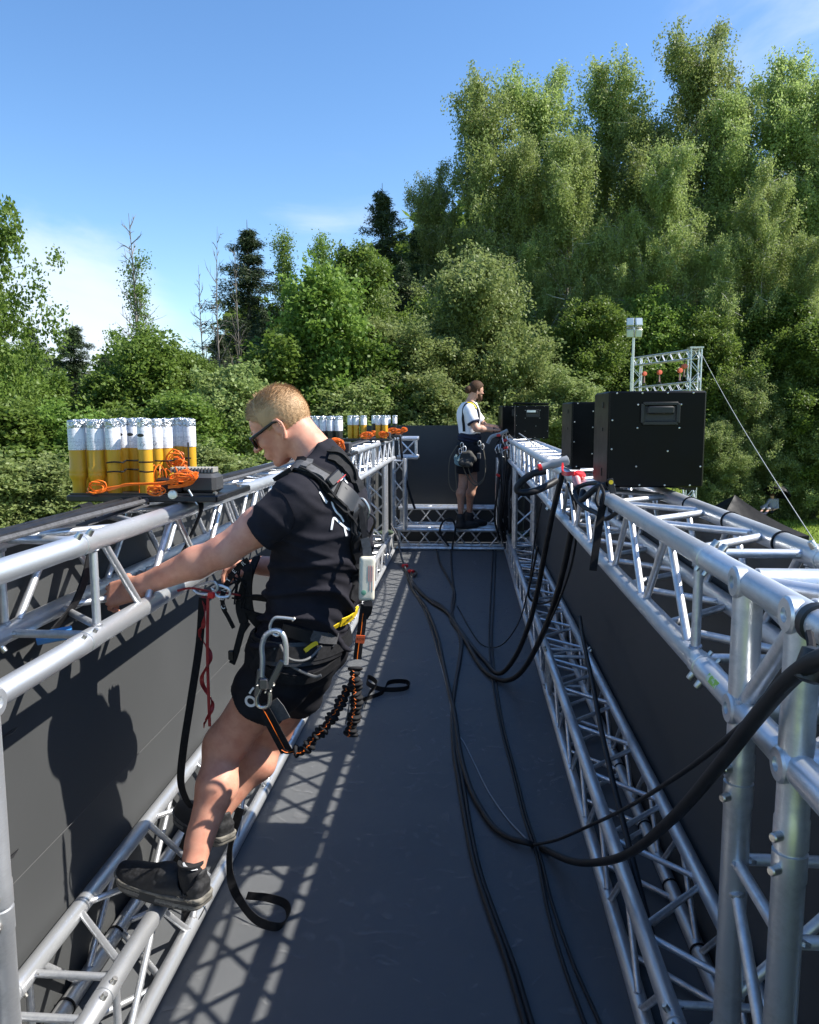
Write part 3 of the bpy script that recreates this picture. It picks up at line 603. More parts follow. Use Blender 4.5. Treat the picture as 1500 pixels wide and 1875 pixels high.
    for q in (-1, 1): b.path([hl(.094, q * .012, .036), hl(.092, q * .026, .041), hl(.082, q * .042, .038)], [.003, .004, .002], 6)
    b.build('eyebrows', HAIRM, root)
    # ---------------- sunglasses
    gl = thing('sunglasses', (0, 0, 0), None, None); gl.parent = root; gl.location = hl(.1, 0, .016) - Vector(root.location)
    b = MB()
    for q in (-1, 1):
        ring = [hl(.103 - .012 * (abs(l_) / .06) ** 2, l_, u_) for l_, u_ in [(q * (.034 + .025 * math.cos(t)), .012 + .019 * math.sin(t) * (1 if math.sin(t) > 0 else 1.0)) for t in [2 * math.pi * i / 20 for i in range(20)]]]
        b.path(ring, .0024, 6, close=True)
    b.path([hl(.106, -.010, .020), hl(.109, 0, .022), hl(.106, .010, .020)], .0026, 6)
    for q in (-1, 1): b.path([hl(.090, q * .060, .020), hl(.075, q * .0705, .020), hl(.040, q * .0775, .020), hl(-.004, q * .0835, .022), hl(-.020, q * .0825, .018), hl(-.034, q * .079, .008)], [.0056, .0056, .0048, .0040, .0036, .003], 8)
    b.build('frame', PLA, gl)
    LENS = mat('lens', (.30, .13, .01), .12, .6, None, None, .8, coat=1)
    for q in (-1, 1):
        b = MB(); rr = [[hl(.1045 - .012 * (abs(l_) / .06) ** 2 - dz, l_, u_) for l_, u_ in [(q * (.034 + .024 * k_ * math.cos(t)), .012 + .018 * k_ * math.sin(t)) for t in [2 * math.pi * i / 18 for i in range(18)]]] for k_, dz in ((1, .002), (1, 0), (.55, -.001), (.05, -.0015))]
        b.rings(rr); b.build('lens', LENS, gl)
    # ---------------- t-shirt
    infl = .013
    def titems(i_):
        ax = lambda u: ((lat - u * lat.dot(u)).normalized(), u.cross((lat - u * lat.dot(u)).normalized()).normalized(), u); u1 = (neck - chest).normalized(); u2 = (chest - pelvis).normalized()
        return [(f_ell(chest, ax(u1), (.172 + i_, .121 + i_, .19 + i_)), .05), (f_ell(waist, ax(u2), (.150 + i_, .118 + i_, .16 + i_)), .06), (f_ell(pelvis, ax(u2), (.168 + i_, .124 + i_, .125 + i_)), .05),
                (f_cone(neck + Vector((0, 0, -.03)), sL + Vector((0, .03, .02)), .052 + i_, .048 + i_), .04), (f_cone(neck + Vector((0, 0, -.03)), sR + Vector((0, -.03, .01)), .052 + i_, .048 + i_), .04), (f_cone(neck + Vector((.0, 0, -.045)), neck + (O - neck) * .25, .064 + i_, .066), .02)]
    slE = sL.lerp(eL, .58); slR = sR.lerp(eR, .55); ts = f_union(titems(infl)); sl1 = f_cone(sL, slE + (slE - sL) * .1, .070, .078); sl2 = f_cone(sR, slR, .070, .076)
    dL = V3((slE - sL).normalized()); dR = V3((slR - sR).normalized()); upv = V3((chest - pelvis).normalized()); hem = V3(pelvis + (chest - pelvis).normalized() * .055); nkd = V3((O - neck).normalized()); nkp = V3(neck + (O - neck) * .16)
    def shirt0(P):
        a = smax(sl1(P), (P - V3(slE)) @ dL, .006); b_ = smax(sl2(P), (P - V3(slR)) @ dR, .006); d = smin(smin(ts(P), a, .035), b_, .035)
        d = smax(d, -((P - hem) @ upv), .01); d = smax(d, ((P - nkp) @ nkd), .008); return d
    def shirt(P):
        d = shirt0(P); low = np.clip((1.42 - P[:, 2]) / .25, 0, 1); w_ = .0052 * folds(P * np.array([1, 1, 1.7], np.float32), 34) * (.5 + .9 * low)
        dg = np.sin((P @ V3((14, 22, 64))) + 2.2 * np.sin(P @ V3((11, 6, -9)))); w2_ = -.0040 * np.maximum(dg, 0) ** 3 * (.3 + low)
        ar = np.sin((P @ V3((70, 20, 38))) + 1.5 * np.sin(P @ V3((9, 16, 19)))); w3 = .0025 * ar * np.clip(1 - np.linalg.norm(P - V3(sL.lerp(slE, .7)), axis=1) / .14, 0, 1)
        fine = np.sin(P @ V3((26, 40, 128)) + 3 * np.sin(P @ V3((17, -12, 21)))) * np.sin(P @ V3((9, 14, 22)) + 1); return d + 2.4 * w_ + 3.2 * w2_ + 1.5 * w3 - .0042 * np.maximum(fine, -.2) * (.35 + low)
    lo, hi_ = boxof([neck, sL, sR, slE, slR, pelvis], .2)
    sh = body('t_shirt', shirt, lo, hi_, .0052, SHIRT, root)
    def onshirt(px, py, up=.0): return castp(shirt, px, py, 2.30)
    # seams of the sleeve and the neck
    def strokes(lines, w, m, name, parent, th=.0016):
        b = MB()
        for ln in lines:
            P, G = hug(shirt, [onshirt(*q) for q in ln], th * .8, 5, 3); side = [((P[min(i + 1, len(P) - 1)] - P[max(i - 1, 0)]).normalized()).cross(G[i]) for i in range(len(P))]; b.ribbon(P, side, w, th)
        return b.build(name, m, parent)
    strokes([[(503, 893), (520, 905), (532, 925), (541, 947)], [(541, 947), (537, 965), (520, 985), (503, 996)]], .002, SHIRT, 'sleeve_seam', sh, .002)
    # white print on the back: parts of letters showing beside the harness
    Z = lambda x, y: (380 + x / 4.412, 680 + y / 4.412)
    strokes([[Z(905, 975), Z(935, 1020), Z(965, 1060)]], .0085, WHT, 'back_print', sh)
    strokes([[Z(1000, 1280), Z(1008, 1235), Z(1022, 1185), Z(1060, 1215), Z(1105, 1255), Z(1150, 1280)], [Z(1105, 1255), Z(1115, 1300), Z(1122, 1330)]], .0062, WHT, 'back_print', sh)
    strokes([[Z(1003, 1050), Z(1015, 1090), Z(1040, 1135), Z(1075, 1170), Z(1100, 1215)]], .0050, WHT, 'back_print', sh)
    strokes([[Z(1070, 880), Z(1100, 860), Z(1130, 905)], [Z(1085, 825), Z(1110, 850)]], .0060, WHT, 'back_print', sh)
    # ---------------- shorts
    hemL = hL.lerp(kL, .47); hemR = hR.lerp(kR, .48)
    sb = f_union([(f_ell(pelvis, (lat, fr, Vector((0, 0, 1))), (.178, .136, .13)), .05), (f_cone(hL, hemL, .102, .100), .05), (f_cone(hR, hemR, .096, .098), .04)])
    dl = V3((kL - hL).normalized()); dr = V3((kR - hR).normalized()); wb = V3(pelvis + (chest - pelvis).normalized() * .075)
    def shorts0(P):
        d = smax(sb(P), np.minimum((P - V3(hemL)) @ dl, 1), .005)
        legr = f_cone(hR, hemR, .096, .096)(P); d2 = smax(legr, (P - V3(hemR)) @ dr, .005); d = smin(d, d2, .01)
        return smax(d, (P - wb) @ upv, .01)
    def shorts(P): return shorts0(P) + .0065 * folds(P * np.array([1, 1, .8], np.float32), 26) + .004 * np.sin(P @ V3((30, 14, 45)) + 2 * np.sin(P @ V3((8, 12, -14))))
    lo, hi_ = boxof([pelvis, hemL, hemR, hL, hR], .2)
    st = body('shorts', shorts, lo, hi_, .0055, SHORTS, root)
    # white ring emblem near the hem
    def onsh(px, py): return castp(shorts, px, py, 2.30)
    c = onsh(459, 1284); G_ = Vector(grad(shorts, np.array([tuple(c)]))[0].tolist()); a_ = (Vector((1, 0, .1)) - G_ * G_.dot(Vector((1, 0, .1)))).normalized(); b_ = G_.cross(a_)
    b = MB(); pts = [c + (a_ * math.cos(t) + b_ * math.sin(t)) * .0150 for t in [2 * math.pi * i / 24 for i in range(24)]]
    P_, Gs = hug(shorts, pts + [pts[0]], .0012, 1, 3); b.ribbon(P_, [((P_[min(i + 1, len(P_) - 1)] - P_[max(0, i - 1)]).normalized()).cross(Gs[i]) for i in range(len(P_))], .0078, .0016)
    P_, Gs = hug(shorts, [onsh(457, 1270), onsh(461, 1264), onsh(465, 1259)], .0012, 4, 3); b.ribbon(P_, [((P_[min(i + 1, len(P_) - 1)] - P_[max(0, i - 1)]).normalized()).cross(Gs[i]) for i in range(len(P_))], .006, .0016)
    b.build('emblem', WHT, st)
    # ---------------- socks and shoes
    def shoe(heel, toe, ankle, zs, sock_mark=False):
        D_ = Vector((toe.x - heel.x, toe.y - heel.y, toe.z - heel.z)); Lf = D_.length; D_.normalize(); S_ = D_.cross(Vector((0, 0, 1))).normalized(); U_ = S_.cross(D_).normalized(); hv = V3(heel)
        Dv, Sv_, Uv = V3(D_), V3(S_), V3(U_)
        def loc(P): q = P - hv; return (q @ Dv) / Lf, q @ Sv_, q @ Uv
        def wdt(t): return (.0385 + .012 * np.sin(np.clip(t, 0, 1) * 3.6 - .6)) * np.clip(1.12 - (np.maximum(t - .80, 0) / .24) ** 2, .05, 2)
        def solef(P):
            t, s_, u = loc(P); base = .022 * np.maximum(t - .68, 0) ** 1.5 / .18 + .010 * np.maximum(.12 - t, 0) / .12; top = .040 - .006 * t + base * .5
            side = np.abs(s_) - wdt(t) - .003 - .003 * np.sin(u * 190) ; ends = np.maximum(-t - .01, t - 1.0) * Lf
            return smax(smax(smax(side, ends, .02), u - top, .008), base - u, .010)
        def upf(P):
            t, s_, u = loc(P); prof = .040 + .038 * np.clip(1 - (t - .02) / .98, 0, 1) ** .65 + .030 * np.exp(-((t - .02) / .13) ** 2) - .012 * np.exp(-((t - .26) / .10) ** 2) + .020 * np.exp(-((t - .42) / .14) ** 2)
            r = wdt(t) * .93; e = np.sqrt((s_ / (r + .004)) ** 2 + (np.maximum(u - .02, 0) / (prof)) ** 2); d = (e - 1) * .03; d = smax(d, .018 - u, .004); d = smax(d, np.maximum(-t, t - .985) * Lf, .02)
            return d + .0012 * np.sin(u * 150 + 9 * t) * (t < .45)
        mid = np.array([tuple(heel.lerp(toe, .5))]); lo = (mid - .22)[0]; hi2 = (mid + .22)[0]; lo[2] = heel.z - .05; hi2[2] = heel.z + .17
        def hole(P): return -f_cone(ankle - Vector((0, 0, .02)), ankle + Vector((0, 0, .06)), .037, .044)(P)
        s_o = body('shoe', lambda P: smax(upf(P), hole(P), .004), lo, hi2, .0042, SHOE, root)
        body('sole', solef, lo, hi2, .0042, [SOLE, SOLED], s_o, lambda c_: (((c_ - hv) @ Uv) < .012) | ((((c_ - hv) @ Uv) > .022) & (((c_ - hv) @ Uv) < .026)) | ((((c_ - hv) @ Dv) / Lf > .42) & (((c_ - hv) @ Dv) / Lf < .60) & (((c_ - hv) @ Uv) < .03)))
        b = MB()
        for i in range(6):
            t = .50 + .055 * i; zc = .080 - (t - .5) * .10; hw = .018
            b.path([heel + D_ * Lf * t + S_ * hw * s_ * 1. + U_ * (zc + .004 * (1 - s_ * s_)) for s_ in (-1, -.5, 0, .5, 1)], .0015, 5)
        b.build('laces', WEB, s_o)
        sk = body('sock', f_union([(f_cone(ankle + Vector((0, 0, -.02)), ankle + Vector((0, 0, .030)), .034, .0375), .01)]), np.array(tuple(ankle)) - .1, np.array(tuple(ankle)) + .1, .0045, mat('sock', (.012, .012, .014), .9, 0, None, (200, .4, .001)) if 'sock' not in MATS else MATS['sock'], root)
        b = MB(); b.lathe([(.034, -.004), (.0385, -.003), (.0385, .005), (.034, .006)], ankle + Vector((0, 0, .055)), (0, 0, 1), 20); b.build('sock_cuff', MATS['sock'], sk)
        if sock_mark:
            f = f_cone(ankle + Vector((0, 0, -.06)), ankle + Vector((0, 0, .035)), .040, .0395); ln = [castp(f, 336, 1580, 2.35), castp(f, 340, 1588, 2.35), castp(f, 350, 1592, 2.35), castp(f, 362, 1592, 2.35)]
            P, G = hug(f, ln, .0015, 4, 3); b = MB(); b.ribbon(P, [((P[min(i + 1, len(P) - 1)] - P[max(0, i - 1)]).normalized()).cross(G[i]) for i in range(len(P))], [.002 + .006 * math.sin(max(0, min(1, 1 - i / (len(P) - 1))) * 2.6) for i in range(len(P))], .0015); b.build('sock_mark', WHT, sk)
            # pale writing on the heel of the shoe
            p = heel + D_ * Lf * .13; sgn = -1 if S_.y > 0 else 1; nrm = (S_ * sgn); xx = -D_ * (1 if D_.x < 0 else -1)
            text_mesh('shoe_writing', 'Cushion', .017, .0006, SOLE, s_o, Matrix.Translation(p + nrm * .046 + U_ * .038) @ Matrix((xx, nrm.cross(xx), nrm)).transposed().to_4x4())
    shoe(hl1, to1, aL + Vector((0, 0, -.02)), .29, True); shoe(hl2, to2, aR + Vector((0, 0, -.02)), .29)
    # ---------------- harness, following the shirt
    hs_ = thing('harness', (0, 0, 0), None, None); hs_.parent = root; hs_.location = chest - Vector(root.location)
    X = lambda x, y: castp(shirt, *Z(x, y), 2.30)
    # near shoulder strap: from the front over the shoulder to the back plate
    pts = [X(610, 845), X(690, 790), X(800, 790), X(930, 860), X(1020, 960), X(1100, 1050), X(1180, 1150)]
    strap('shoulder_strap', shirt, pts, .060, .010, WEB, hs_, .006)
    strap('shoulder_pad', shirt, [X(680, 800), X(800, 800), X(930, 870), X(1010, 950)], .036, .005, WEBG, hs_, .013)
    o, P_, G_ = strap('strap_keeper', shirt, [X(770, 815), X(800, 785), X(830, 750)], .019, .004, WEBG, hs_, .018)
    strap('webbing', shirt, [X(740, 815), X(880, 905), X(1060, 1060), X(1190, 1270), X(1215, 1430)], .006, .004, WEB, hs_, .016)
    # radio pouch with red edge on the strap
    c = X(985, 885); Gp = Vector(grad(shirt, np.array([tuple(c)]))[0].tolist()); d_ = (X(1060, 800) - X(905, 960)); d_ = (d_ - Gp * d_.dot(Gp)).normalized(); e_ = Gp.cross(d_); M_ = Matrix((d_, e_, Gp)).transposed()
    b = MB(); b.box(c + Gp * .026, (.055, .030, .022), M_, .004); b.build('pouch', PLA, hs_)
    b = MB(); b.box(c + Gp * .038 + d_ * .012 - e_ * .012, (.040, .002, .004), M_); b.build('red_edge', RED, hs_)
    # far strap
    Yp = [X(985, 665), X(1060, 700), X(1130, 790), X(1180, 870), X(1230, 960)]
    strap('shoulder_strap', shirt, Yp, .048, .010, WEB, hs_, .006)
    strap('webbing', shirt, [X(960, 660), X(1070, 690), X(1150, 790), X(1185, 900)], .006, .006, WEB, hs_, .016)
    # back plate
    strap('back_plate', shirt, [X(1040, 960), X(1110, 1010), X(1180, 1090), X(1215, 1190), X(1225, 1330), X(1225, 1500)], [.05] * 0 or .060, .010, PLA, hs_, .010)
    strap('back_strap', shirt, [X(1190, 1180), X(1200, 1330), X(1200, 1500), X(1190, 1700), at(650, 1100, 2.36)], .040, .005, WEB, hs_, .006)
    # D ring at the back
    def ringpath(pts, r, m, name, parent, close=True):
        b = MB(); b.path(spl(pts + [pts[0]], 5)[:-1] if close else spl(pts, 5), r, 8, close); return b.build(name, m, parent)
    q = lambda x, y, dy=0: at(*Z(x, y), 2.33 + dy)
    ringpath([q(1195, 1055), q(1240, 1130), q(1270, 1195), q(1300, 1170), q(1305, 1110), q(1265, 1040), q(1225, 1030)], .0042, STEEL, 'd_ring', hs_)
    ringpath([q(1235, 1210), q(1225, 1170), q(1260, 1145), q(1330, 1165), q(1355, 1215), q(1320, 1300), q(1280, 1380), q(1250, 1370)], .0040, PLA, 'back_carabiner', hs_)
    b = MB(); b.box(q(1260, 1260, -.02), (.012, .008, .022), None, .003); b.build('yellow_tag', YELW, hs_)
    # belt
    bl = []; cb = pelvis + (chest - pelvis).normalized() * .045
    for i in range(37):
        t = 2 * math.pi * i / 36; bl.append(cb + lat * .19 * math.cos(t) + fr * .15 * math.sin(t) + Vector((0, 0, .012 * math.sin(t))))
    fboth = lambda P: np.minimum(shirt(P), shorts(P)); fsm = f_union([(lambda P: shirt0(P), 0.02), (lambda P: shorts0(P), .03)])
    strap('belt', fsm, bl, .046, .006, WEB, hs_, .006, n=2)
    strap('belt_pad', fsm, bl[0:9], .070, .006, PLA, hs_, .003, n=2); strap('belt_pad', fsm, bl[26:37], .070, .006, PLA, hs_, .003, n=2)
    W = lambda x, y: castp(fsm, 380 + x / 4.412, 1080 + y / 4.412, 2.30); Wq = lambda x, y, Y=2.24: at(380 + x / 4.412, 1080 + y / 4.412, Y)
    o, P_, G_ = strap('belt_plate', fsm, [W(620, 300), W(720, 330), W(830, 360)], .040, .006, PLA, hs_, .012)
    strap('belt_buckle', fsm, [W(830, 350), W(930, 370), W(1020, 385)], .034, .005, WEBG, hs_, .013)
    b = MB(); b.path([W(1040, 315) + Vector((0, -.018, 0)), W(1050, 380) + Vector((0, -.022, 0)), W(1020, 450) + Vector((0, -.02, 0))], .004, 8); b.build('belt_loop', PLA, hs_)
    # yellow strip with its writing
    o, P_, G_ = strap('yellow_strip', fsm, [W(1185, 130), W(1160, 210), W(1080, 250), W(1010, 290), W(960, 320)], .016, .003, YELW, hs_, .010)
    strap('yellow_tab', fsm, [W(1190, 150), W(1140, 210), W(1060, 250)], .030, .003, YELW, hs_, .012)
    strap('yellow_strip', fsm, [W(870, 425), W(820, 460), W(775, 495)], .013, .003, YELW, hs_, .012)
    cw = W(1115, 215); Gw = Vector(grad(fsm, np.array([tuple(cw)]))[0].tolist()); xw = (W(1160, 175) - W(1080, 240)); xw = (xw - Gw * xw.dot(Gw)).normalized()
    text_mesh('writing', 'PETZL', .012, .0005, PLA, hs_, Matrix.Translation(cw + Gw * .016) @ Matrix((xw, Gw.cross(xw), Gw)).transposed().to_4x4())
    # gear loops, leg loops, thigh straps
    b = MB(); b.path(spl([W(600, 430) + Vector((0, -.02, 0)), W(660, 520) + Vector((0, -.03, 0)), W(760, 550) + Vector((0, -.03, 0)), W(850, 520) + Vector((0, -.03, 0)), W(930, 440) + Vector((0, -.022, 0))], 6), .0042, 8); b.build('gear_loop', mat('gear_loop', (.10, .10, .10), .5), hs_)
    b = MB(); b.path(spl([Wq(540, 470), Wq(600, 560), Wq(720, 640), Wq(860, 700), Wq(920, 690)], 6), .005, 8); b.build('gear_loop', MATS['gear_loop'], hs_)
    strap('leg_loop', fsm, [W(330, 560), W(430, 620), W(560, 690), W(700, 720), W(850, 700), W(960, 640), W(1060, 560)], .032, .006, WEB, hs_, .006)
    strap('thigh_strap', fsm, [W(500, 330), W(470, 450), W(430, 560), W(380, 640)], .030, .005, WEB, hs_, .008)
    # ---------------- big steel hook on the hip, with its sling
    LY = thing('fall_arrest_lanyard', at(640, 1180, 2.26), 'elastic lanyard with big silver hook and cream shock absorber on the blond man', 'lanyard')
    hk = thing('snap_hook', (0, 0, 0), None, None); hk.parent = LY; hk.location = Wq(520, 620) - wloc(LY); Yh = 2.19
    H_ = lambda x, y, Y=Yh: Wq(x, y, Y)
    b = MB(); b.path(spl([H_(440, 700), H_(445, 560), H_(440, 460), H_(470, 370), H_(540, 330), H_(600, 350), H_(630, 430), H_(635, 540), H_(632, 600)], 6), .0080, 12); b.build('hook_bow', ALU, hk)
    b = MB(); b.path(spl([H_(690, 235), H_(600, 225), H_(540, 230), H_(505, 290), H_(515, 340), H_(560, 370), H_(590, 350)], 6), [.0045] * 37, 10); b.build('ring', ALU, hk)
    b = MB(); b.tube(H_(690, 235), H_(702, 245), .007, 8); b.build('rivet', STEEL, hk)
    G1_ = mat('gunmetal', (.16, .16, .165), .35, .8)
    for (x0, y0, x1, y1, wd_) in ((430, 640, 400, 860, .019), (610, 570, 490, 800, .020)):
        a, c_ = H_(x0, y0), H_(x1, y1); d_ = (c_ - a).normalized(); M_ = Matrix((d_, Vector((0, -1, 0)), d_.cross(Vector((0, -1, 0))))).transposed(); b = MB(); b.box(a.lerp(c_, .5), ((c_ - a).length, .012, wd_), M_, .003); b.build('hook_gate', G1_, hk)
    b = MB(); b.box(H_(455, 760, Yh - .006), (.030, .014, .036), None, .005); b.build('hook_plate', G1_, hk)
    for (x, y) in ((410, 765), (475, 820), (540, 765), (515, 810)):
        b = MB(); b.lathe([(.0035, 0), (.0035, .012), (.002, .014)], H_(x, y, Yh - .004), (0, -1, 0), 10); b.build('rivet', STEEL, hk)
    b = MB(); b.path(spl([H_(455, 700), H_(430, 800), H_(400, 870), H_(405, 930), H_(450, 950), H_(495, 930), H_(505, 860), H_(500, 830)], 5), .0062, 10); b.build('swivel', STEEL, hk)
    b = MB(); b.ribbon([H_(520, 900, Yh + .01), H_(570, 960, Yh + .015), H_(620, 1050, Yh + .02)], Vector((1, -.1, .55)), .040, .003); b.build('sling_flap', WEBG, hk)
    def stitched(pts, sd, w_, parent, name='sling', th=.004):
        b = MB(); P = spl(pts, 6); b.ribbon(P, sd, w_, th); o = b.build(name, WEB, parent); b = MB(); b.path([p + Vector((0, -th * .8, .0)) for p in P], .0011, 5); b.build('orange_thread', ORG, o); return o
    stitched([H_(430, 930, Yh), H_(480, 1010, Yh), H_(560, 1160, Yh + .01), H_(640, 1310, Yh + .03)], Vector((1, 0, .5)), .036, LY)
    stitched([H_(600, 1290, Yh + .02), H_(640, 1310, Yh + .025), H_(700, 1300, Yh + .04)], Vector((.3, 0, 1)), .012, LY)
    # gathered elastic lanyard: ruffled sleeve with orange stitching
    def elastic(pts, r0, parent, nr):
        P = spl(pts, 30); n_ = len(P); cum = [0]
        for i in range(1, n_): cum.append(cum[-1] + (P[i] - P[i - 1]).length)
        rs = [r0 * (.62 + .50 * abs(math.sin(math.pi * c_ / cum[-1] * nr)) ** .6) for c_ in cum]; b = MB(); seg = 14; rr = []; u = None
        for i, p in enumerate(P):
            d = (P[min(i + 1, n_ - 1)] - P[max(i - 1, 0)]).normalized(); u = orth(d)[0] if u is None else (u - d * u.dot(d)).normalized(); v = d.cross(u)
            rr.append([p + (u * math.cos(t) * (1 + .20 * math.sin(cum[i] * 170)) + v * math.sin(t) * (1 + .22 * math.cos(cum[i] * 120))) * rs[i] * (1 + .07 * math.sin(3 * t + cum[i] * 90)) for t in [2 * math.pi * j / seg for j in range(seg)]])
        b.rings(rr); o = b.build('elastic_sleeve', WEB, parent); b = MB()
        b.path([p + Vector((-.1, -1, .1)).normalized() * rs[i] * 1.08 + Vector((.003 * math.sin(i * .7), 0, 0)) for i, p in enumerate(P)], .0009, 4); b.build('orange_thread', ORG, o); return o
    elastic([H_(700, 1310, 2.22), H_(790, 1290, 2.22), H_(870, 1190, 2.23), H_(960, 1100, 2.24), H_(1040, 980, 2.25), H_(1100, 870, 2.26), H_(1140, 780, 2.27)], .0155, LY, 17)
    elastic([H_(1190, 620, 2.26), H_(1190, 700, 2.25), H_(1200, 800, 2.25), H_(1205, 900, 2.25), H_(1190, 1000, 2.25), H_(1170, 1090, 2.25), H_(1150, 1180, 2.25)], .0175, LY, 15)
    b = MB(); b.path(spl([H_(1150, 860, 2.24), H_(1140, 960, 2.24), H_(1115, 1080, 2.24)], 5), .002, 5); b.build('cord', WEBG, LY)
    stitched([H_(1270, 120, 2.26), H_(1255, 220, 2.26), H_(1240, 350, 2.26), H_(1225, 430, 2.26), H_(1210, 560, 2.26)], [Vector((1, .2, .1))] * 25, .024, LY, 'back_sling')
    b = MB(); b.ribbon([H_(1238, 368, 2.248), H_(1236, 400, 2.248), H_(1232, 430, 2.248)], Vector((1, .1, 0)), .026, .003); b.build('orange_label', ORL, LY)
    text_mesh('writing', 'ROX', .011, .0004, PLA, LY, Matrix.Translation(H_(1236, 400, 2.244)) @ Matrix.Rotation(R(90), 4, 'X'))
    b = MB(); b.ribbon([H_(1290, 90, 2.26), H_(1300, 130, 2.25), H_(1290, 180, 2.26), H_(1260, 220, 2.27)], Vector((1, 0, .2)), .026, .008); b.build('sleeve', WEB, LY)
    # cream shock absorber box
    ab = H_(1280, -130, 2.27); top = at(673, 1018, 2.28); bot = at(671, 1100, 2.27); ax = (top - bot).normalized(); xx = Vector((1, .15, 0)); xx = (xx - ax * xx.dot(ax)).normalized(); yy = ax.cross(xx); M_ = Matrix((xx, yy, ax)).transposed(); b = MB()
    b = body('absorber', f_box(top.lerp(bot, .5), (xx, yy, ax), (.0235, .0175, .066), .010), np.array(tuple(top.lerp(bot, .5))) - .09, np.array(tuple(top.lerp(bot, .5))) + .09, .0035, CREAM, LY)
    mb = MB(); c_ = top.lerp(bot, .80) - yy * .0 + xx * -.009; nf = -yy if yy.y > 0 else yy; mb.lathe([(.0052, -.001), (.0075, 0), (.0075, .001), (.0052, .0015)], c_ + nf * .0178, nf, 16); mb.build('green_mark', mat('green_print', (.12, .30, .20), .6), b)
    for k_ in range(4):
        mb = MB(); c0 = top.lerp(bot, .2 + .0 * k_) + xx * (.004 + .005 * k_) + nf * .0180; mb.tube(c0, c0 + (bot - top) * (.55 if k_ % 2 else .35), .0006, 4); mb.build('print_line', mat('red_print', (.5, .15, .12), .6) if 'red_print' not in MATS else MATS['red_print'], b)
    mb = MB(); mb.ribbon([at(668, 985, 2.28), at(672, 1003, 2.28), top + ax * .0], xx, .026, .012); mb.build('absorber_strap', WEBG, LY)
    mb = MB(); mb.ribbon([at(659, 930, 2.30), at(664, 955, 2.29), at(668, 985, 2.28)], xx, .016, .01); mb.build('absorber_strap', WEB, LY)
    # ---------------- gear in front of his belly
    fg = hs_; Q = lambda x, y, Y=2.36: at(x, y, Y)
    loops = [([Q(440, 1030, 2.42), Q(455, 1045), Q(448, 1075), Q(440, 1110), Q(447, 1140)], .030), ([Q(447, 1140), Q(440, 1165), Q(432, 1195), Q(425, 1215)], .020), ([Q(470, 1020, 2.44), Q(456, 1060), Q(455, 1100), Q(462, 1130), Q(480, 1150)], .026), ([Q(410, 1082), Q(408, 1110), Q(418, 1130), Q(428, 1150)], .011), ([Q(446, 1095), Q(470, 1094), Q(500, 1098)], .022), ([Q(455, 1140), Q(442, 1160), Q(436, 1180)], .016), ([Q(440, 1120), Q(470, 1130), Q(500, 1135)], .034)]
    for pts, w_ in loops:
        b = MB(); b.ribbon(spl(pts, 6), Vector((1, -.2, .3)), w_, .006); b.build('front_strap', WEB, fg)
    b = MB(); b.box(Q(424, 1200), (.020, .012, .034), None, .004); b.build('strap_end', PLA, fg)
    b = MB()
    for i in range(7):
        a = i * .8; b.path(spl([Q(430 + 18 * math.cos(a), 1075 + 32 * math.sin(a), 2.34), Q(446 + 14 * math.cos(a + 2), 1085 + 26 * math.sin(a + 2), 2.36), Q(438 + 16 * math.cos(a + 4), 1075 + 34 * math.sin(a + 4), 2.38)], 5), .003, 6)
    b.build('cord_bundle', WEB, fg)
    b = MB(); P = spl([Q(455, 1025, 2.31), Q(430, 1046, 2.31), Q(415, 1070, 2.31), Q(407, 1096, 2.31), Q(413, 1118, 2.31)], 6); b.ribbon(P, Vector((.6, -.3, -.6)), .018, .002); o = setp(b.build('lettered_strap', WEB), 'black strap with white lettering looping in front of the blond man\'s belly', 'strap')
    for i, chn in enumerate('CENTER'):
        t = [22, 18, 14, 10, 6, 2][i]; p = P[t]; d = (P[t - 1] - P[t + 1]).normalized(); sdv = Vector((.6, -.3, -.6)); nn = Vector((0, -1, 0)); nn = (nn - d * nn.dot(d)).normalized(); text_mesh('letter', chn, .019, .0006, WHT, o, Matrix.Translation(p + nn * .004) @ Matrix((d, nn.cross(d), nn)).transposed().to_4x4())
    return root, skin
m1root, m1skin = man1()
# work positioning lanyard, red coil strap and black sling hanging between man and truss
def simple(name, pts, side, w_, th, m, label, cat, group=None, n=6):
    b = MB(); b.ribbon(spl(pts, n), side, w_, th); return setp(b.build(name, m), label, cat, group)
pl = thing('positioning_lanyard', at(380, 1078, 2.30), 'silver carabiners and thin red line joining the blond man\'s belt to the truss', 'lanyard')
for pts in ([at(352, 1078, 2.28), at(372, 1070, 2.28), at(392, 1066, 2.28), at(398, 1078, 2.28), at(384, 1088, 2.28), at(362, 1086, 2.28)], [at(388, 1076, 2.29), at(402, 1072, 2.29), at(420, 1080, 2.3), at(418, 1092, 2.3), at(398, 1092, 2.29)]):
    b = MB(); b.path(spl(pts + [pts[0]], 5)[:-1], .0045, 8, True); b.build('carabiner', ALU, pl)
b = MB(); b.path(spl([at(325, 1082, 2.26), at(350, 1077, 2.27), at(385, 1083, 2.3), at(415, 1086, 2.33), at(440, 1090, 2.36)], 6), .0035, 7); b.build('line', REDW, pl)
b = MB(); b.box(at(387, 1090, 2.27), (.022, .012, .02), None, .004); b.build('red_clip', RED, pl)
RS = thing('coiled_strap', at(376, 1090, 2.28), 'dark red curling strap hanging below the carabiners left of the blond man', 'strap')
b = MB(); P = []
for i in range(60):
    t = i / 59; y = 1092 + 238 * t; P.append(at(372 + 10 * t + 9 * math.sin(t * 17) * (.3 + .7 * (t > .25)), y, 2.30 + .015 * math.cos(t * 17)))
b.ribbon(P, [Vector((math.cos(i * .5) * .5 + .6, math.sin(i * .5), .35 * math.sin(i * .9))) for i in range(60)], .013, .003); b.build('curled_webbing', REDW, RS)
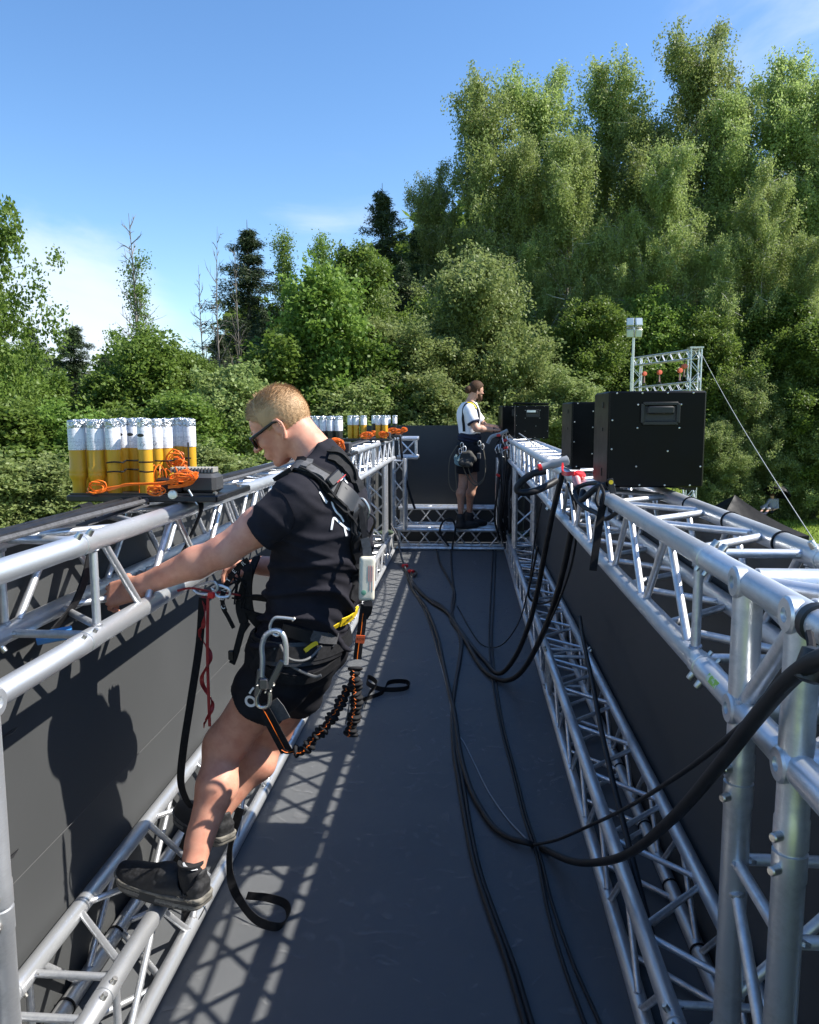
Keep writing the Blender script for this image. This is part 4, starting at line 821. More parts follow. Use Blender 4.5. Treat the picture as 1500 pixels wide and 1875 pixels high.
b = MB(); b.ribbon(spl([at(381, 1090, 2.29), at(380, 1200, 2.29), at(384, 1330, 2.29)], 5), Vector((1, -.2, 0)), .009, .003); b.build('straight_webbing', REDW, RS)
simple('hanging_strap', [at(371, 1095, 2.31), at(365, 1180, 2.31), at(350, 1280, 2.32), at(336, 1370, 2.34), at(331, 1430, 2.40), at(340, 1462, 2.46), at(352, 1480, 2.52)], Vector((1, -.3, .1)), .026, .003, WEB, 'flat black strap hanging in front of the sunlit wall, left of the man\'s legs', 'strap')
b = MB(); b.ribbon(spl([at(440, 1480, 2.62), at(426, 1530, 2.60), at(420, 1570, 2.56), at(424, 1615, 2.52), onz(440, 1650, .05), onz(470, 1685, .016), onz(510, 1697, .014), onz(528, 1675, .016), onz(522, 1655, .018), onz(490, 1644, .024), onz(452, 1640, .05)], 8), Vector((.5, .15, .9)), .030, .0025); setp(b.build('looped_strap', WEB), 'black webbing sling hanging behind the man\'s heels with its loop on the floor', 'strap')
b = MB(); b.ribbon(spl([at(365, 1480, 2.6), at(344, 1530, 2.56), at(326, 1580, 2.60), at(335, 1630, 2.66), onz(350, 1690, .03), onz(372, 1660, .03), at(380, 1640, 2.7)], 8), Vector((.8, .2, .5)), .030, .0025); setp(b.build('looped_strap', WEB), 'black webbing sling threaded down through the floor truss between the shoes', 'strap')
b = MB(); b.ribbon(spl([onz(668, 1292, .03), onz(676, 1270, .03), onz(690, 1252, .05), onz(676, 1240, .07), onz(674, 1252, .04), onz(700, 1262, .02), onz(735, 1262, .02), onz(750, 1256, .02), onz(742, 1248, .03), onz(712, 1250, .05), onz(700, 1268, .015), onz(664, 1282, .012)], 8), Vector((.2, .1, 1)), .030, .0025); setp(b.build('coiled_strap', WEB), 'loosely coiled black strap lying on the floor right of the man', 'strap')
# dark strap ratcheted round the left truss near his hand
simple('ratchet_strap', [Vector((XL - D - .03, 2.35, ZT + .03)), Vector((XL - .22, 2.30, ZT + .031)), Vector((XL - .16, 2.2, ZT - .06)), Vector((XL - .17, 2.12, ZT - .2)), Vector((XL - .2, 2.02, ZT - .28))], Vector((0, 1, .1)), .045, .004, WEB, 'wide black ratchet strap wrapped through the top left truss near the man\'s hand', 'strap')
simple('lashing_strap', [Vector((XL - .02, 2.62, ZT + .03)), Vector((XL + .03, 2.60, ZT)), Vector((XL + .0, 2.56, ZT - .1)), Vector((XL - .04, 2.5, ZT - .2))], Vector((0, 1, .1)), .03, .004, WEB, 'short black lashing strap on the top left truss below the nearest firework rack', 'strap')
# ================================================================== MAN IN WHITE AT THE FAR END
def man2():
    Y = 10.16; q = lambda x, y, d=0: at(x, y, Y + d)
    O = q(871, 717, 0); F = Vector((.86, .48, -.16)).normalized(); U = Vector((.14, .06, .98)); U = (U - F * F.dot(U)).normalized(); L = U.cross(F).normalized()
    neck = q(862, 738, 0); chest = q(858, 762); waist = q(860, 790); pelvis = q(857, 822)
    fr = Vector((.92, .39, 0)).normalized(); lat = Vector((.39, -.92, 0)).normalized()      # right side nearer the camera
    sR = q(858, 752, -.17); eR = q(872, 784, -.22); wR = q(904, 787, -.1); sL = q(866, 752, .17); eL = q(888, 782, .2); wL = q(908, 782, .12)
    hR = q(853, 826, -.09); kR = q(848, 888, -.09); aR = q(844, 938, -.07); hL = q(862, 826, .09); kL = q(866, 888, .10); aL = q(860, 938, .14)
    root = thing('person', (0, Y, .29), 'man with a hair bun, white shirt and dark shorts standing on the far cross truss', 'person'); root.location = (aR.x, Y, .29)
    tors = torso_items(neck, chest, waist, pelvis, lat, fr, .98); hi = head_items(O, F, U, L, 1.0)
    nk = [(f_cone(O - F * .03 - U * .04, neck + Vector((-.01, 0, -.02)), .054, .060), .03), (f_cone(neck, sL, .05, .045), .03), (f_cone(neck, sR, .05, .045), .03)]
    arm = lambda S, E_, W_: [(f_cone(S, E_, .055, .042), .04), (f_cone(E_, E_.lerp(W_, .3), .042, .042), .02), (f_cone(E_.lerp(W_, .3), W_, .042, .027), .02)]
    def leg_(H, K, A): c = K.lerp(A, .3) - fr * .02; return [(f_cone(H, K, .088, .055), .05), (f_cone(K, c, .052, .058), .03), (f_cone(c, A + Vector((0, 0, .06)), .057, .036), .03), (f_cone(A + Vector((0, 0, .08)), A, .036, .034), .02)]
    items = hi + nk + tors + arm(sR, eR, wR) + arm(sL, eL, wL) + leg_(hR, kR, aR) + leg_(hL, kL, aL) + hand(wR, Vector((1, .15, -.02)), Vector((0, .2, -1)), .7, 1, 1) + hand(wL, Vector((1, -.1, -.1)), Vector((0, 0, -1)), .7, 1, -1)
    f = f_union(items); pts = np.array([tuple(p) for p in (O, neck, wR, wL, aR, aL, eR, eL)]); lo = pts.min(0) - .16; hi_ = pts.max(0) + .2; lo[2] = aR.z - .05
    body('body', f, lo, hi_, .0085, SKIN2, root)
    hl = lambda f_, l_, u_: O + F * f_ + L * l_ + U * u_
    hc = f_union([(f_ell(hl(.004, 0, .040), (F, L, U), (.105, .086, .102)), .02), (f_ell(hl(-.112, 0, .005), (F, L, U), (.042, .042, .048)), .02)])
    def hf(P):
        w_ = P - V3(O); f_ = w_ @ V3(F); u_ = w_ @ V3(U); line = np.where(f_ < -.02, -.075, np.where(f_ < .02, .0, .05 + (f_ - .02) * .6)); return smax(hc(P) + .0015 * np.sin(P @ V3((200, 170, 320))), (line - u_) * .8, .006)
    body('hair', hf, np.array(tuple(O)) - .2, np.array(tuple(O)) + .2, .007, HAIRB, root)
    bf = f_union([(f_ell(hl(.072, 0, -.075), (F, L, U), (.034, .042, .046)), .02), (f_cone(hl(.02, -.055, -.035), hl(.06, -.02, -.075), .020, .024), .02), (f_cone(hl(.02, .055, -.035), hl(.06, .02, -.075), .020, .024), .02)])
    body('beard', bf, np.array(tuple(O)) - .16, np.array(tuple(O)) + .16, .007, HAIRB, root)
    ts = f_union([(f_ell(chest, (lat, fr, Vector((0, 0, 1))), (.185, .14, .215)), .05), (f_ell(waist, (lat, fr, Vector((0, 0, 1))), (.165, .135, .15)), .05), (f_cone(neck - Vector((0, 0, .03)), sR, .068, .062), .04), (f_cone(neck - Vector((0, 0, .03)), sL, .068, .062), .04)])
    sm = sR.lerp(eR, .66); sm2 = sL.lerp(eL, .66); s1 = f_cone(sR, sm, .066, .075); s2 = f_cone(sL, sm2, .066, .075); d1 = V3((eR - sR).normalized()); d2 = V3((eL - sL).normalized()); hz = waist.z - .03
    def shf(P):
        d = smin(smin(ts(P), smax(s1(P), (P - V3(sm)) @ d1, .006), .03), smax(s2(P), (P - V3(sm2)) @ d2, .006), .03); d = smax(d, hz - P[:, 2], .01); return smax(d, P[:, 2] - neck.z - .015, .01) + .006 * folds(P, 30)
    so_ = body('shirt', shf, lo, hi_, .008, WSHIRT, root)
    c_ = sm; b = MB(); b.lathe([(.070, -.006), (.082, -.006), (.082, .012), (.070, .012)], c_, (eR - sR), 20); b.build('sleeve_hem', NAVY, so_)
    b = MB(); b.lathe([(.058, -.01), (.070, -.008), (.066, .022), (.054, .02)], neck + Vector((.01, 0, .01)), (.3, .1, .95), 20); b.build('collar', NAVY, so_)
    wf = f_union([(f_ell(waist - Vector((0, 0, .075)), (lat, fr, Vector((0, 0, 1))), (.182, .148, .11)), .05)])
    body('hip_wrap', lambda P: wf(P) + .008 * folds(P, 40) + .006 * np.sin(P[:, 2] * 150 + 3 * P[:, 0] * 10), lo, hi_, .008, NAVY, root)
    hm = hR.lerp(kR, .66); hm2 = hL.lerp(kL, .60)
    sf = lambda P: smin(smin(smax(f_cone(hR, hm, .115, .105)(P), hm.z - P[:, 2], .01), smax(f_cone(hL, hm2, .112, .100)(P), hm2.z - P[:, 2], .01), .02), f_ell(pelvis, (lat, fr, Vector((0, 0, 1))), (.175, .145, .15))(P), .04)
    body('shorts', lambda P: sf(P) + .009 * folds(P, 26), lo, hi_, .008, SHORTS, root)
    for A, h_ in ((aR, 0), (aL, 1)):
        hd = A + Vector((0, 0, -.04)); z = .292; cx = Vector((A.x, A.y, z))
        fd = fr
        sh = lambda P, cx=cx: smax(f_union([(f_ell(cx + fd * .085 + Vector((0, 0, .03)), (fd, fd.cross(Vector((0, 0, 1))), Vector((0, 0, 1))), (.17, .054, .062)), .02), (f_cone(cx + Vector((0, 0, .05)), cx + Vector((0, 0, .145)) - fd * .01, .056, .052), .03)])(P), z - P[:, 2], .006)
        body('boot', sh, np.array(tuple(cx)) - (.2, .2, .02), np.array(tuple(cx)) + (.3, .3, .2), .008, SHOE, root)
    # harness: belt, braces over the shoulders, tool bag, hooks, ropes
    hs_ = thing('harness', tuple(pelvis), None, None); hs_.parent = root; hs_.location = pelvis - Vector(root.location)
    fs = f_union([(ts, .02), (wf, .02), (sf, .02)])
    strap('shoulder_strap', fs, [q(848, 790, -.15), q(846, 765, -.16), q(852, 745, -.14), q(862, 742, -.1), q(870, 752, -.1), q(876, 775, -.12)], .035, .010, WEB, hs_)
    strap('yellow_strap', fs, [q(857, 740, -.12), q(864, 744, -.12), q(868, 750, -.12)], .018, .006, YELW, hs_, .012)
    P = [pelvis + Vector((0, 0, .07)) + lat * .21 * math.cos(t) + fr * .18 * math.sin(t) for t in [2 * math.pi * i / 24 for i in range(25)]]; strap('belt', fs, P, .05, .012, WEB, hs_, n=1)
    b = MB(); c = q(852, 838, -.22); b = body('tool_bag', f_union([(f_box(c, (Vector((1, 0, 0)), Vector((0, 1, 0)), Vector((0, 0, 1))), (.075, .045, .085), .035), .02), (f_cone(c + Vector((-.05, -.02, -.06)), c + Vector((.05, -.03, -.08)), .05, .045), .03), (f_cone(c + Vector((.06, 0, .05)), c + Vector((.1, -.01, -.02)), .035, .045), .03)]), np.array(tuple(c)) - .15, np.array(tuple(c)) + .15, .008, mat('bag_cloth', (.035, .034, .030), .8, 0, (18, (.08, .075, .065), .5, .7, None, (1, 1, 1))), hs_)
    for (x, y) in ((846, 815), (851, 822), (843, 826), (878, 812), (884, 818)):
        b = MB(); c = q(x, y, -.27); b.path([c + Vector((.018 * math.cos(t), .006 * math.sin(2 * t), .034 * math.sin(t))) for t in [2 * math.pi * i / 14 for i in range(14)]], .005, 6, True); b.build('carabiner', ALU if x % 2 else STEEL, hs_)
    b = MB()
    for i in range(9): b.path(spl([q(834 + 2 * i * .6, 834 + rnd.uniform(-3, 3), -.25), q(832 + i, 845 + rnd.uniform(-5, 5), -.27), q(840 + i, 852 + rnd.uniform(-4, 2), -.26)], 4), .006, 5)
    b.build('pale_cord', mat('pale_cord', (.22, .32, .32), .8), hs_)
    b = MB(); b.box(q(877, 835, -.2), (.05, .03, .08), None, .01); b.build('pouch', WEBG, hs_)
    for pts in ([(846, 830), (850, 860), (868, 888), (885, 880), (889, 850), (884, 815)], [(838, 815), (824, 840), (822, 880), (828, 897), (836, 895), (834, 850), (842, 825)], [(855, 845), (862, 870), (875, 885), (887, 875)]):
        b = MB(); b.path(spl([q(x, y, -.22) for x, y in pts], 7), .0075, 6); setp(b.build('rope', mat('rope', (.13, .115, .085), .8) if 'rope' not in MATS else MATS['rope']), 'dark rope loop on the man in white, %s' % {846: 'the wide loop reaching his right knee', 838: 'the narrow loop behind his back', 855: 'the inner loop over his thigh'}[pts[0][0]], 'rope', 'ropes on the man in white')
    b = MB(); b.box(wR - Vector((.0, 0, 0)), (.03, .065, .065), None, .01); b.build('wristband', NAVY, root)
    return root
man2()
# ================================================================== PERSON RESTING UNDER AN UMBRELLA, FAR OFF ON THE LAWN
def man3():
    Y = 35.5; q = lambda x, y, d=0: at(x, y, Y + d); g = q(1405, 938); z0 = g.z
    hd = q(1414, 908); ch = q(1416, 920); pv = q(1412, 936); r = thing('person', pv, 'person in pale shirt and dark trousers resting on the slope under a dark umbrella', 'person')
    sR = ch + Vector((-.16, -.02, .1)); sL = ch + Vector((.16, .02, .1))
    f = f_union([(f_ell(hd, (Vector((1, 0, 0)), Vector((0, 1, 0)), Vector((0, 0, 1))), (.085, .095, .12)), .02), (f_cone(hd, ch, .05, .07), .03), (f_cone(sR, sL, .06, .06), .03), (f_ell(ch.lerp(pv, .4), (Vector((1, 0, 0)), Vector((0, 1, 0)), Vector((0, 0, 1))), (.17, .12, .25)), .05),
        (f_cone(sR, q(1404, 924, -.15), .048, .04), .03), (f_cone(q(1404, 924, -.15), q(1394, 929, -.25), .038, .03), .02), (f_cone(sL, q(1424, 930, -.1), .048, .04), .03), (f_cone(q(1424, 930, -.1), q(1416, 934, -.25), .038, .03), .02),
        (f_cone(pv, q(1400, 928, -.35), .085, .06), .04), (f_cone(q(1400, 928, -.35), q(1392, 939, -.6), .055, .04), .02), (f_cone(pv, q(1408, 932, -.45), .085, .06), .04), (f_cone(q(1408, 932, -.45), q(1400, 942, -.7), .055, .04), .02), (f_cone(q(1392, 939, -.6), q(1387, 938, -.65), .045, .035), .02), (f_cone(q(1400, 942, -.7), q(1395, 941, -.75), .045, .035), .02)])
    pts = np.array([tuple(p) for p in (hd, pv, q(1392, 939, -.6), q(1424, 930, .2))]); lo = pts.min(0) - .25; hi_ = pts.max(0) + .25
    body('body', f, lo, hi_, .02, SKIN2, r)
    body('shirt', lambda P: smax(smax(f(P) - .02, (ch.z - .25) - P[:, 2], .01), P[:, 2] - ch.z - .17, .01), lo, hi_, .02, mat('grey_cotton', (.26, .25, .27), .9), r)
    body('trousers', lambda P: smax(f(P) - .018, P[:, 2] - pv.z - .06, .01), lo, hi_, .02, NAVY, r)
    body('hair', lambda P: smax(f_ell(hd + Vector((0, 0, .02)), (Vector((1, 0, 0)), Vector((0, 1, 0)), Vector((0, 0, 1))), (.1, .11, .12))(P), hd.z - P[:, 2], .01), lo, hi_, .02, HAIRB, r)
    u = thing('umbrella', q(1424, 930), 'dark open umbrella leaning over the person on the slope', 'umbrella'); ax = Vector((.35, .3, .85)).normalized(); c = q(1423, 903, .1); b = MB(); U_, V_ = orth(ax)
    rr = []
    for k_ in range(7): a = k_ / 6 * 1.15; rr.append([c + ax * (.62 * math.cos(a) - .25) + (U_ * math.cos(t) + V_ * math.sin(t)) * (.62 * math.sin(a) * (1 - (.05 * k_ / 6) * math.cos(8 * t))) for t in [2 * math.pi * j / 32 for j in range(32)]])
    rr += [[p - ax * .012 for p in q_] for q_ in reversed(rr)]; b.rings(rr, False); b.build('canopy', TENT, u); b = MB(); b.tube(c + ax * .42, c - ax * .75, .012, 8); b.build('shaft', PLA, u); b = MB(); b.path(spl([c - ax * .75, c - ax * .82 + U_ * .02, c - ax * .8 + U_ * .06], 4), .014, 8); b.build('handle', PLA, u)
man3()
# ================================================================== FIREWORK RACKS ON THE LEFT TRUSS
def fw_tube(base, h, r, m, label, thick=False, near=True, group='firework tubes'):
    t = thing('firework_tube', base, label, 'firework tube', group); z = base.z; B = Vector(base); sg = 24 if near else 10
    hl_ = h * .60
    if thick: pr = [(r * .80, 0), (r * .80, .040), (r * .92, .048), (r * 1.09, .058), (r * 1.09, .066), (r * 1.07, .068), (r * 1.09, .070), (r * 1.09, .086), (r * 1.0, .090), (r, hl_)]
    else: pr = [(r * .97, 0), (r, .004), (r, hl_)]
    b = MB(); b.lathe(pr, B, seg=sg); b.build('casing', m, t)
    b = MB(); e = .0012; b.lathe([(r, hl_), (r + e, hl_ + .0005), (r + e, h - .022), (r, h - .020)], B, seg=sg); b.build('label', LAB, t, origin=B + Vector((0, 0, 0)))
    b = MB(); rr = []; n = 28 if near else 10
    for k_, (q, zz) in enumerate(((r + .001, h - .024), (r + .0022, h - .020), (r + .0022, h - .003), (r * .96, h), (r * .6, h + .001), (r * .05, h + .003))):
        rr.append([B + Vector((math.cos(a) * q * (1 + (rnd.uniform(-.05, .03) if k_ in (2, 3) else 0)), math.sin(a) * q * (1 + (rnd.uniform(-.05, .03) if k_ in (2, 3) else 0)), zz + (rnd.uniform(-.006, .002) if k_ == 0 else rnd.uniform(-.001, .002)))) for a in [2 * math.pi * j / n for j in range(n)]])
    b.rings(rr); b.build('foil_cap', FOIL, t, smooth=False)
    return t
def coil(c, R0, n, seed, parent=None, elong=(1, .5, .5), r=.0022, m=None, name='wire'):
    g_ = random.Random(seed); b = MB()
    for i in range(n):
        a0 = g_.uniform(0, 6.3); tl = Vector((g_.uniform(-.7, .7), g_.uniform(-.7, .7), g_.uniform(-.7, .7))); k1 = g_.uniform(.35, 1.15); o = Vector((g_.uniform(-.2, .2) * R0 * elong[0], g_.uniform(-.2, .2) * R0, g_.uniform(-.25, .25) * R0)); pts = []
        for j in range(15):
            t = a0 + j / 14 * 6.28 * g_.uniform(.9, 1.05); u = Vector((math.cos(t) * elong[0], .35 * elong[1] * math.sin(t * 2 + i), math.sin(t) * elong[2])); pts.append(Vector(c) + o + (u + tl * math.sin(t) * .4) * R0 * k1)
        b.path(spl(pts, 3), r, 5)
    return b.build(name, m or ORG, parent)
def rack(label, c, size):
    t = thing('rack_base', c, label, 'rack', 'racks of firework tubes'); b = MB(); b.box((c[0], c[1], c[2] + size[2] / 2), size, None, .004); b.build('board', PLA, t)
    for dx in (-.45, .45):
        for dy in (-.35, .35):
            b = MB(); b.lathe([(.008, 0), (.008, .006), (.004, .008)], (c[0] + dx * size[0], c[1] + dy * size[1], c[2] + size[2]), seg=10); b.build('bolt', STEEL, t)
    b = MB(); b.box((c[0], c[1] - size[1] / 2 + .012, c[2] + size[2] + .003), (size[0] * .96, .008, .006), None, .001); b.build('rail', PLA, t)
    return t
zb = ZT + CR + .003
rk = rack('black rack base under the nearest firework tubes on the left truss', (-1.045, 2.67, zb), (.50, .40, .022))
zt0 = zb + .0225
front = [(147, 1), (181, 1), (212, 0), (270, 0)]; 
spots = []
for px, th in front: spots.append((at(px, 915, 2.52), th))
for px in (163, 196, 231, 250, 291, 308): spots.append((at(px, 905, 2.62 + .01 * (px % 3)), 0))
for px in (222, 262, 302, 323, 337, 351): spots.append((at(px, 900, 2.76 + .012 * (px % 3)), 0))
ORD = ('first', 'second', 'third', 'fourth', 'fifth', 'sixth', 'seventh')
desc = ['leftmost, with a thick ringed foot', 'second from the left, with a thick ringed foot', 'third from the left in the front row', 'standing forward alone in front of the orange wire']
for i, (p, th) in enumerate(spots):
    lb = 'yellow tube in the nearest rack, ' + (desc[i] if i < 4 else (ORD[i - 4] + ' from the left in the middle row' if i < 10 else ORD[i - 10] + ' from the left in the back row')); r_ = .0268 if i < 2 else (.0225 if i < 4 else .0205)
    tb = fw_tube(Vector((p.x, p.y, zt0)), .242 + rnd.uniform(-.003, .003), r_, YEL, lb, th == 1, True, 'yellow tubes in the nearest rack')
    if i in (3, 6, 7, 10):
        b = MB(); c = Vector((p.x - .004, p.y - r_ - .0006, zt0 + .192)); b.lathe([(.0005, -.0012), (.011, -.0010), (.011, .0006), (.0005, .0008)], c, (.0, -1, 0), 20, .5); b.build('oval_mark', PLA, tb)
    if i in (3, 4, 8):
        b = MB(); c = Vector((p.x + .001, p.y - r_ - .0008, zt0 + .163)); b.path([c + Vector((.008, 0, 0)), c + Vector((0, 0, .008)), c + Vector((-.008, 0, 0)), c + Vector((0, 0, -.008))], .0007, 4, True); b.build('diamond_mark', PLA, tb)
b = MB()
for z in (.075, .105):
    for grp in ([(198, 2.49), (212, 2.487), (228, 2.49), (233, 2.59), (253, 2.59), (262, 2.7)], [(257, 2.487), (270, 2.486), (283, 2.49)], [(286, 2.59), (300, 2.59), (315, 2.6), (335, 2.72), (352, 2.73)]): b.path(spl([Vector((at(x, 900, y).x, y, zt0 + z + rnd.uniform(-.002, .002))) for x, y in grp], 3), .0028, 6)
setp(b.build('black_tie', WEB), 'black ties bound round the nearest yellow firework tubes', 'cable tie')
# firing module with its terminals, aerial and hanging orange bundle
fm = thing('firing_module', at(352, 900, 2.60), 'black firing box with rows of terminals at the right end of the nearest rack', 'firing box'); c = at(372, 893, 2.57); c.z = zt0 + .033
b = MB(); b.box(c, (.115, .10, .064), None, .012); b.build('case', mat('anthracite', (.045, .046, .048), .5), fm)
b = MB(); b.box(c + Vector((-.10, -.01, -.006)), (.085, .08, .05), None, .006); b.build('battery', PLA, fm)
for i in range(13):
    b = MB(); b.box(c + Vector((-.100 + .0115 * i, .01, .043)), (.007, .055, .017), None, .001); b.build('terminal', mat('terminal', (.26, .25, .22), .5) if 'terminal' not in MATS else MATS['terminal'], fm)
b = MB(); p = Vector((at(347, 880, 2.62).x, 2.62, zt0 + .03)); b.tube(p, p + Vector((0, 0, .135)), .003, 8); b.lathe([(.006, 0), (.006, .03), (.003, .034)], p, seg=10); b.build('aerial', PLA, fm)
b = MB(); b.lathe([(.004, -.006), (.014, -.006), (.016, 0), (.014, .006), (.004, .007)], at(316, 906, 2.47), (.3, -1, .1), 18); b.build('wing_knob', STEEL, fm)
for (x0, y0, x1, y1) in ((298, 903, 283, 918), (322, 908, 326, 917), (345, 897, 362, 925)):
    b = MB(); b.tube(at(x0, y0, 2.475), at(x1, y1, 2.475), .0035, 8); b.build('stay', STEEL, fm)
ow = thing('orange_wire', at(300, 890, 2.47), 'orange ignition wire looped across the front of the nearest yellow tubes', 'wire')
b = MB()
for i in range(11):
    o = lambda s_: rnd.uniform(-s_, s_)
    b.path(spl([at(145 + o(4), 909 + o(3), 2.50), at(172, 903 + o(4), 2.478), at(200, 895 + o(3), 2.465), at(232 + o(3), 888 + o(2.2), 2.46), at(270, 886 + o(2), 2.455), at(300, 885 + o(2.5), 2.455), at(320 + o(3), 882 + o(4), 2.45), at(345 + o(4), 874 + o(6), 2.46), at(360 + o(3), 868 + o(5), 2.47), at(352, 882 + o(4), 2.46), at(330, 890 + o(3), 2.45), at(308, 892 + o(3), 2.45)], 5), .0023, 5)
b.build('bundle', ORG, ow)
for sd_, (x, y, rr_, el) in enumerate(((335, 878, .042, (.9, .4, .30)), (285, 896, .030, (1, .4, .35)), (322, 842, .030, (.9, .6, .8)), (332, 850, .026, (.9, .6, .7)), (180, 893, .026, (1, .5, .8)), (255, 870, .026, (.45, .4, 1.2)))):
    coil(at(x, y, 2.46 if sd_ in (0, 1, 4) else 2.62), rr_, (13, 8, 6, 5, 3, 4)[sd_], sd_ + 3, ow, el)
b = MB()
for i in range(9):
    x = 255 + 11 * i; b.path(spl([at(x, 905, 2.56), at(x + rnd.uniform(-8, 8), 870 + rnd.uniform(-10, 10), 2.53), at(x + rnd.uniform(-4, 10), 858 + rnd.uniform(-8, 14), 2.55), at(x + 12, 878 + rnd.uniform(-5, 8), 2.55)], 5), .0016, 4)
b.build('loose_leads', ORG, ow)
# the farther racks
def far_rack(lb, c, n, m, r_, h_, sp, seed, glb, coils):
    g_ = random.Random(seed); rack(lb, (c[0], c[1], zb), sp[2]); rows = sp[1]
    for i in range(n):
        x = c[0] + (sp[0][i % len(sp[0])]); y = c[1] + (i // len(sp[0])) * .075 - .09 + g_.uniform(-.01, .01)
        fw_tube(Vector((x, y, zt0)), h_, r_, m, glb + ', %s from the left in the %s row' % (ORD[i % len(sp[0])], 'back' if i // len(sp[0]) else 'front'), False, False, glb.replace('firework tube', 'firework tubes'))
    ow_ = thing('orange_wire', (c[0] + .1, c[1] - .18, zt0), 'orange wire coils in front of the ' + glb.split(' in the ')[1], 'wire', 'orange wire coils')
    for i, (dx, dz, q) in enumerate(coils): coil((c[0] + dx, c[1] - .2, zt0 + dz), q * .72, 13, seed * 9 + i, ow_, (g_.uniform(.8, 1.5), .6, g_.uniform(.45, .8)), .0032)
far_rack('black rack base under the black tubes right behind the blond man\'s head', (-.99, 5.45), 12, BLKT, .022, .245, ((-.13, -.08, -.03, .02, .07, .12), 0, (.44, .36, .022)), 4, 'black-white firework tube in the second rack', ((.02, .035, .055), (.13, .06, .065), (.09, .03, .05)))
far_rack('black rack base under the distant yellow tubes', (-1.07, 8.55), 10, YEL, .028, .245, ((-.17, -.11, -.03, .13, .20), 0, (.52, .36, .022)), 5, 'yellow-white firework tube in the third rack', ((.02, .04, .06), (.2, .05, .06), (.3, .09, .06)))
far_rack('black rack base under the farthest black tubes', (-1.02, 9.85), 10, BLKT, .024, .245, ((-.12, -.06, .0, .06, .14), 0, (.44, .3, .022)), 6, 'black-white firework tube in the farthest rack', ((-.1, .03, .05), (.08, .05, .06), (.2, .05, .06), (.27, .07, .05)))
for x, y, lb in ((-.84, 5.42, 'second'), (-.86, 8.5, 'third')):
    b = MB(); b.box((x, y, zt0 + .035), (.10, .10, .07), None, .008); b.box((x - .05, y, zt0 + .08), (.08, .06, .02)); setp(b.build('firing_module', MATS['anthracite']), 'grey firing box at the right end of the %s rack' % lb, 'firing box')
    b = MB(); b.tube((x - .08, y - .03, zt0 + .03), (x - .08, y - .03, zt0 + .19), .004, 6); setp(b.build('aerial', PLA), 'thin black aerial beside the %s rack' % lb, 'aerial')
# cables lying on the left truss
for i, (dx, r_) in enumerate(((-.150, .0115), (-.125, .0115), (-.178, .009), (-.098, .008))):
    b = MB(); b.path(spl([Vector((XL + dx + .012 * math.sin(k_ * 1.3 + i), 1.2 + .62 * k_, ZT + CR + BR * 0 + r_ * .8 + .002 * (i % 2))) for k_ in range(15)], 4), r_, 8); setp(b.build('cable', RUB if i != 3 else WEBG), 'dark cable lying along the top of the left truss, %s' % ('innermost', 'outermost but one', 'outermost', 'thin grey one nearest the inside')[i], 'cable', 'cables on the left truss')
b = MB(); b.ribbon(spl([at(265, 925, 2.44), at(230, 935, 2.36), at(190, 948, 2.25), at(150, 962, 2.1)], 5), Vector((.7, -.5, 0)), .035, .004); setp(b.build('flat_strap', WEBG), 'flat dark strap running out from under the nearest firework rack', 'strap')
# ================================================================== BLACK CABINETS ON THE RIGHT TRUSS
def cabinet(label, x0, y0, wdt, dep, hgt, near=True, rot=0, handle='dark'):
    t = thing('cabinet', (x0 + wdt / 2, y0 + dep / 2, zb), label, 'cabinet', 'black cabinets on the right truss'); c = Vector((x0 + wdt / 2, y0 + dep / 2, zb + .012 + hgt / 2)); M_ = Matrix.Rotation(rot, 3, 'Z'); G = lambda x, y, z: c + M_ @ Vector((x, y, z))
    b = MB(); b.box(c, (wdt, dep, hgt), M_, .006); b.build('case', BOXM, t)
    b = MB(); b.box(G(0, -dep / 2 - .0012, 0), (wdt - .012, .0024, hgt - .012), M_); b.build('rear_panel', BOXM, t, smooth=False)
    # recessed handle
    hx = .010; hz = hgt * .27; hw, hh = wdt * .36, hgt * .20; f = -dep / 2 - .003
    b = MB()
    for (dx, dz, sx, sz) in ((0, hh / 2, hw, .012), (0, -hh / 2, hw, .014), (-hw / 2, 0, .014, hh), (hw / 2, 0, .014, hh)): b.box(G(hx + dx, f - .004, hz + dz), (sx, .010, sz), M_, .002)
    b.build('handle_frame', PLA, t)
    b = MB(); b.box(G(hx, f, hz - .004), (hw - .014, .004, hh - .012), M_); b.build('handle_dish', SOLED, t)
    b = MB(); b.box(G(hx, f - .010, hz + .012), (hw - .03, .012, hh * .42), M_, .005); b.build('handle_grip', PLA, t)
    if handle == 'silver': b = MB(); b.box(G(hx - .02, f - .018, hz + .02), (hw * .72, .004, .022), M_, .001); b.build('handle_plate', ALU, t)
    sc_ = [(-.42, .478), (-.16, .478), (.10, .478), (.36, .478), (-.42, -.475), (-.16, -.475), (.10, -.475), (.36, -.475), (-.2, .36), (.24, .36), (-.2, .12), (.23, .12), (.12, -.12), (-.2, -.28), (.46, -.28), (-.46, .2), (-.46, -.1)]
    for (u, v) in (sc_ if near else sc_[:4]):
        b = MB(); b.lathe([(.0034, 0), (.0032, .0015), (.0015, .0024)], G(u * wdt, f + .0002, v * hgt), M_ @ Vector((0, -1, 0)), 10); b.build('screw', STEEL, t)
    for (v, s_) in ((.36, .022), (.1, .014), (-.36, .03)):
        b = MB(); b.box(G(-wdt / 2 - .0015, -dep * .12, v * hgt), (.003, .02, s_), M_, .001); b.build('side_slot', PLA, t)
    for dx in (-.4, .4): b = MB(); b.box((c.x + dx * wdt, c.y, zb + .006), (.04, dep * .8, .012), M_); b.build('foot', RUB, t)
    return t
cabinet('largest and nearest black cabinet on the right truss, with silver screws and a recessed handle', XR - .005, 2.93, .345, .32, .348)
cabinet('second black cabinet, half hidden behind the nearest one', XR - .005, 3.98, .345, .32, .325, True, .03)
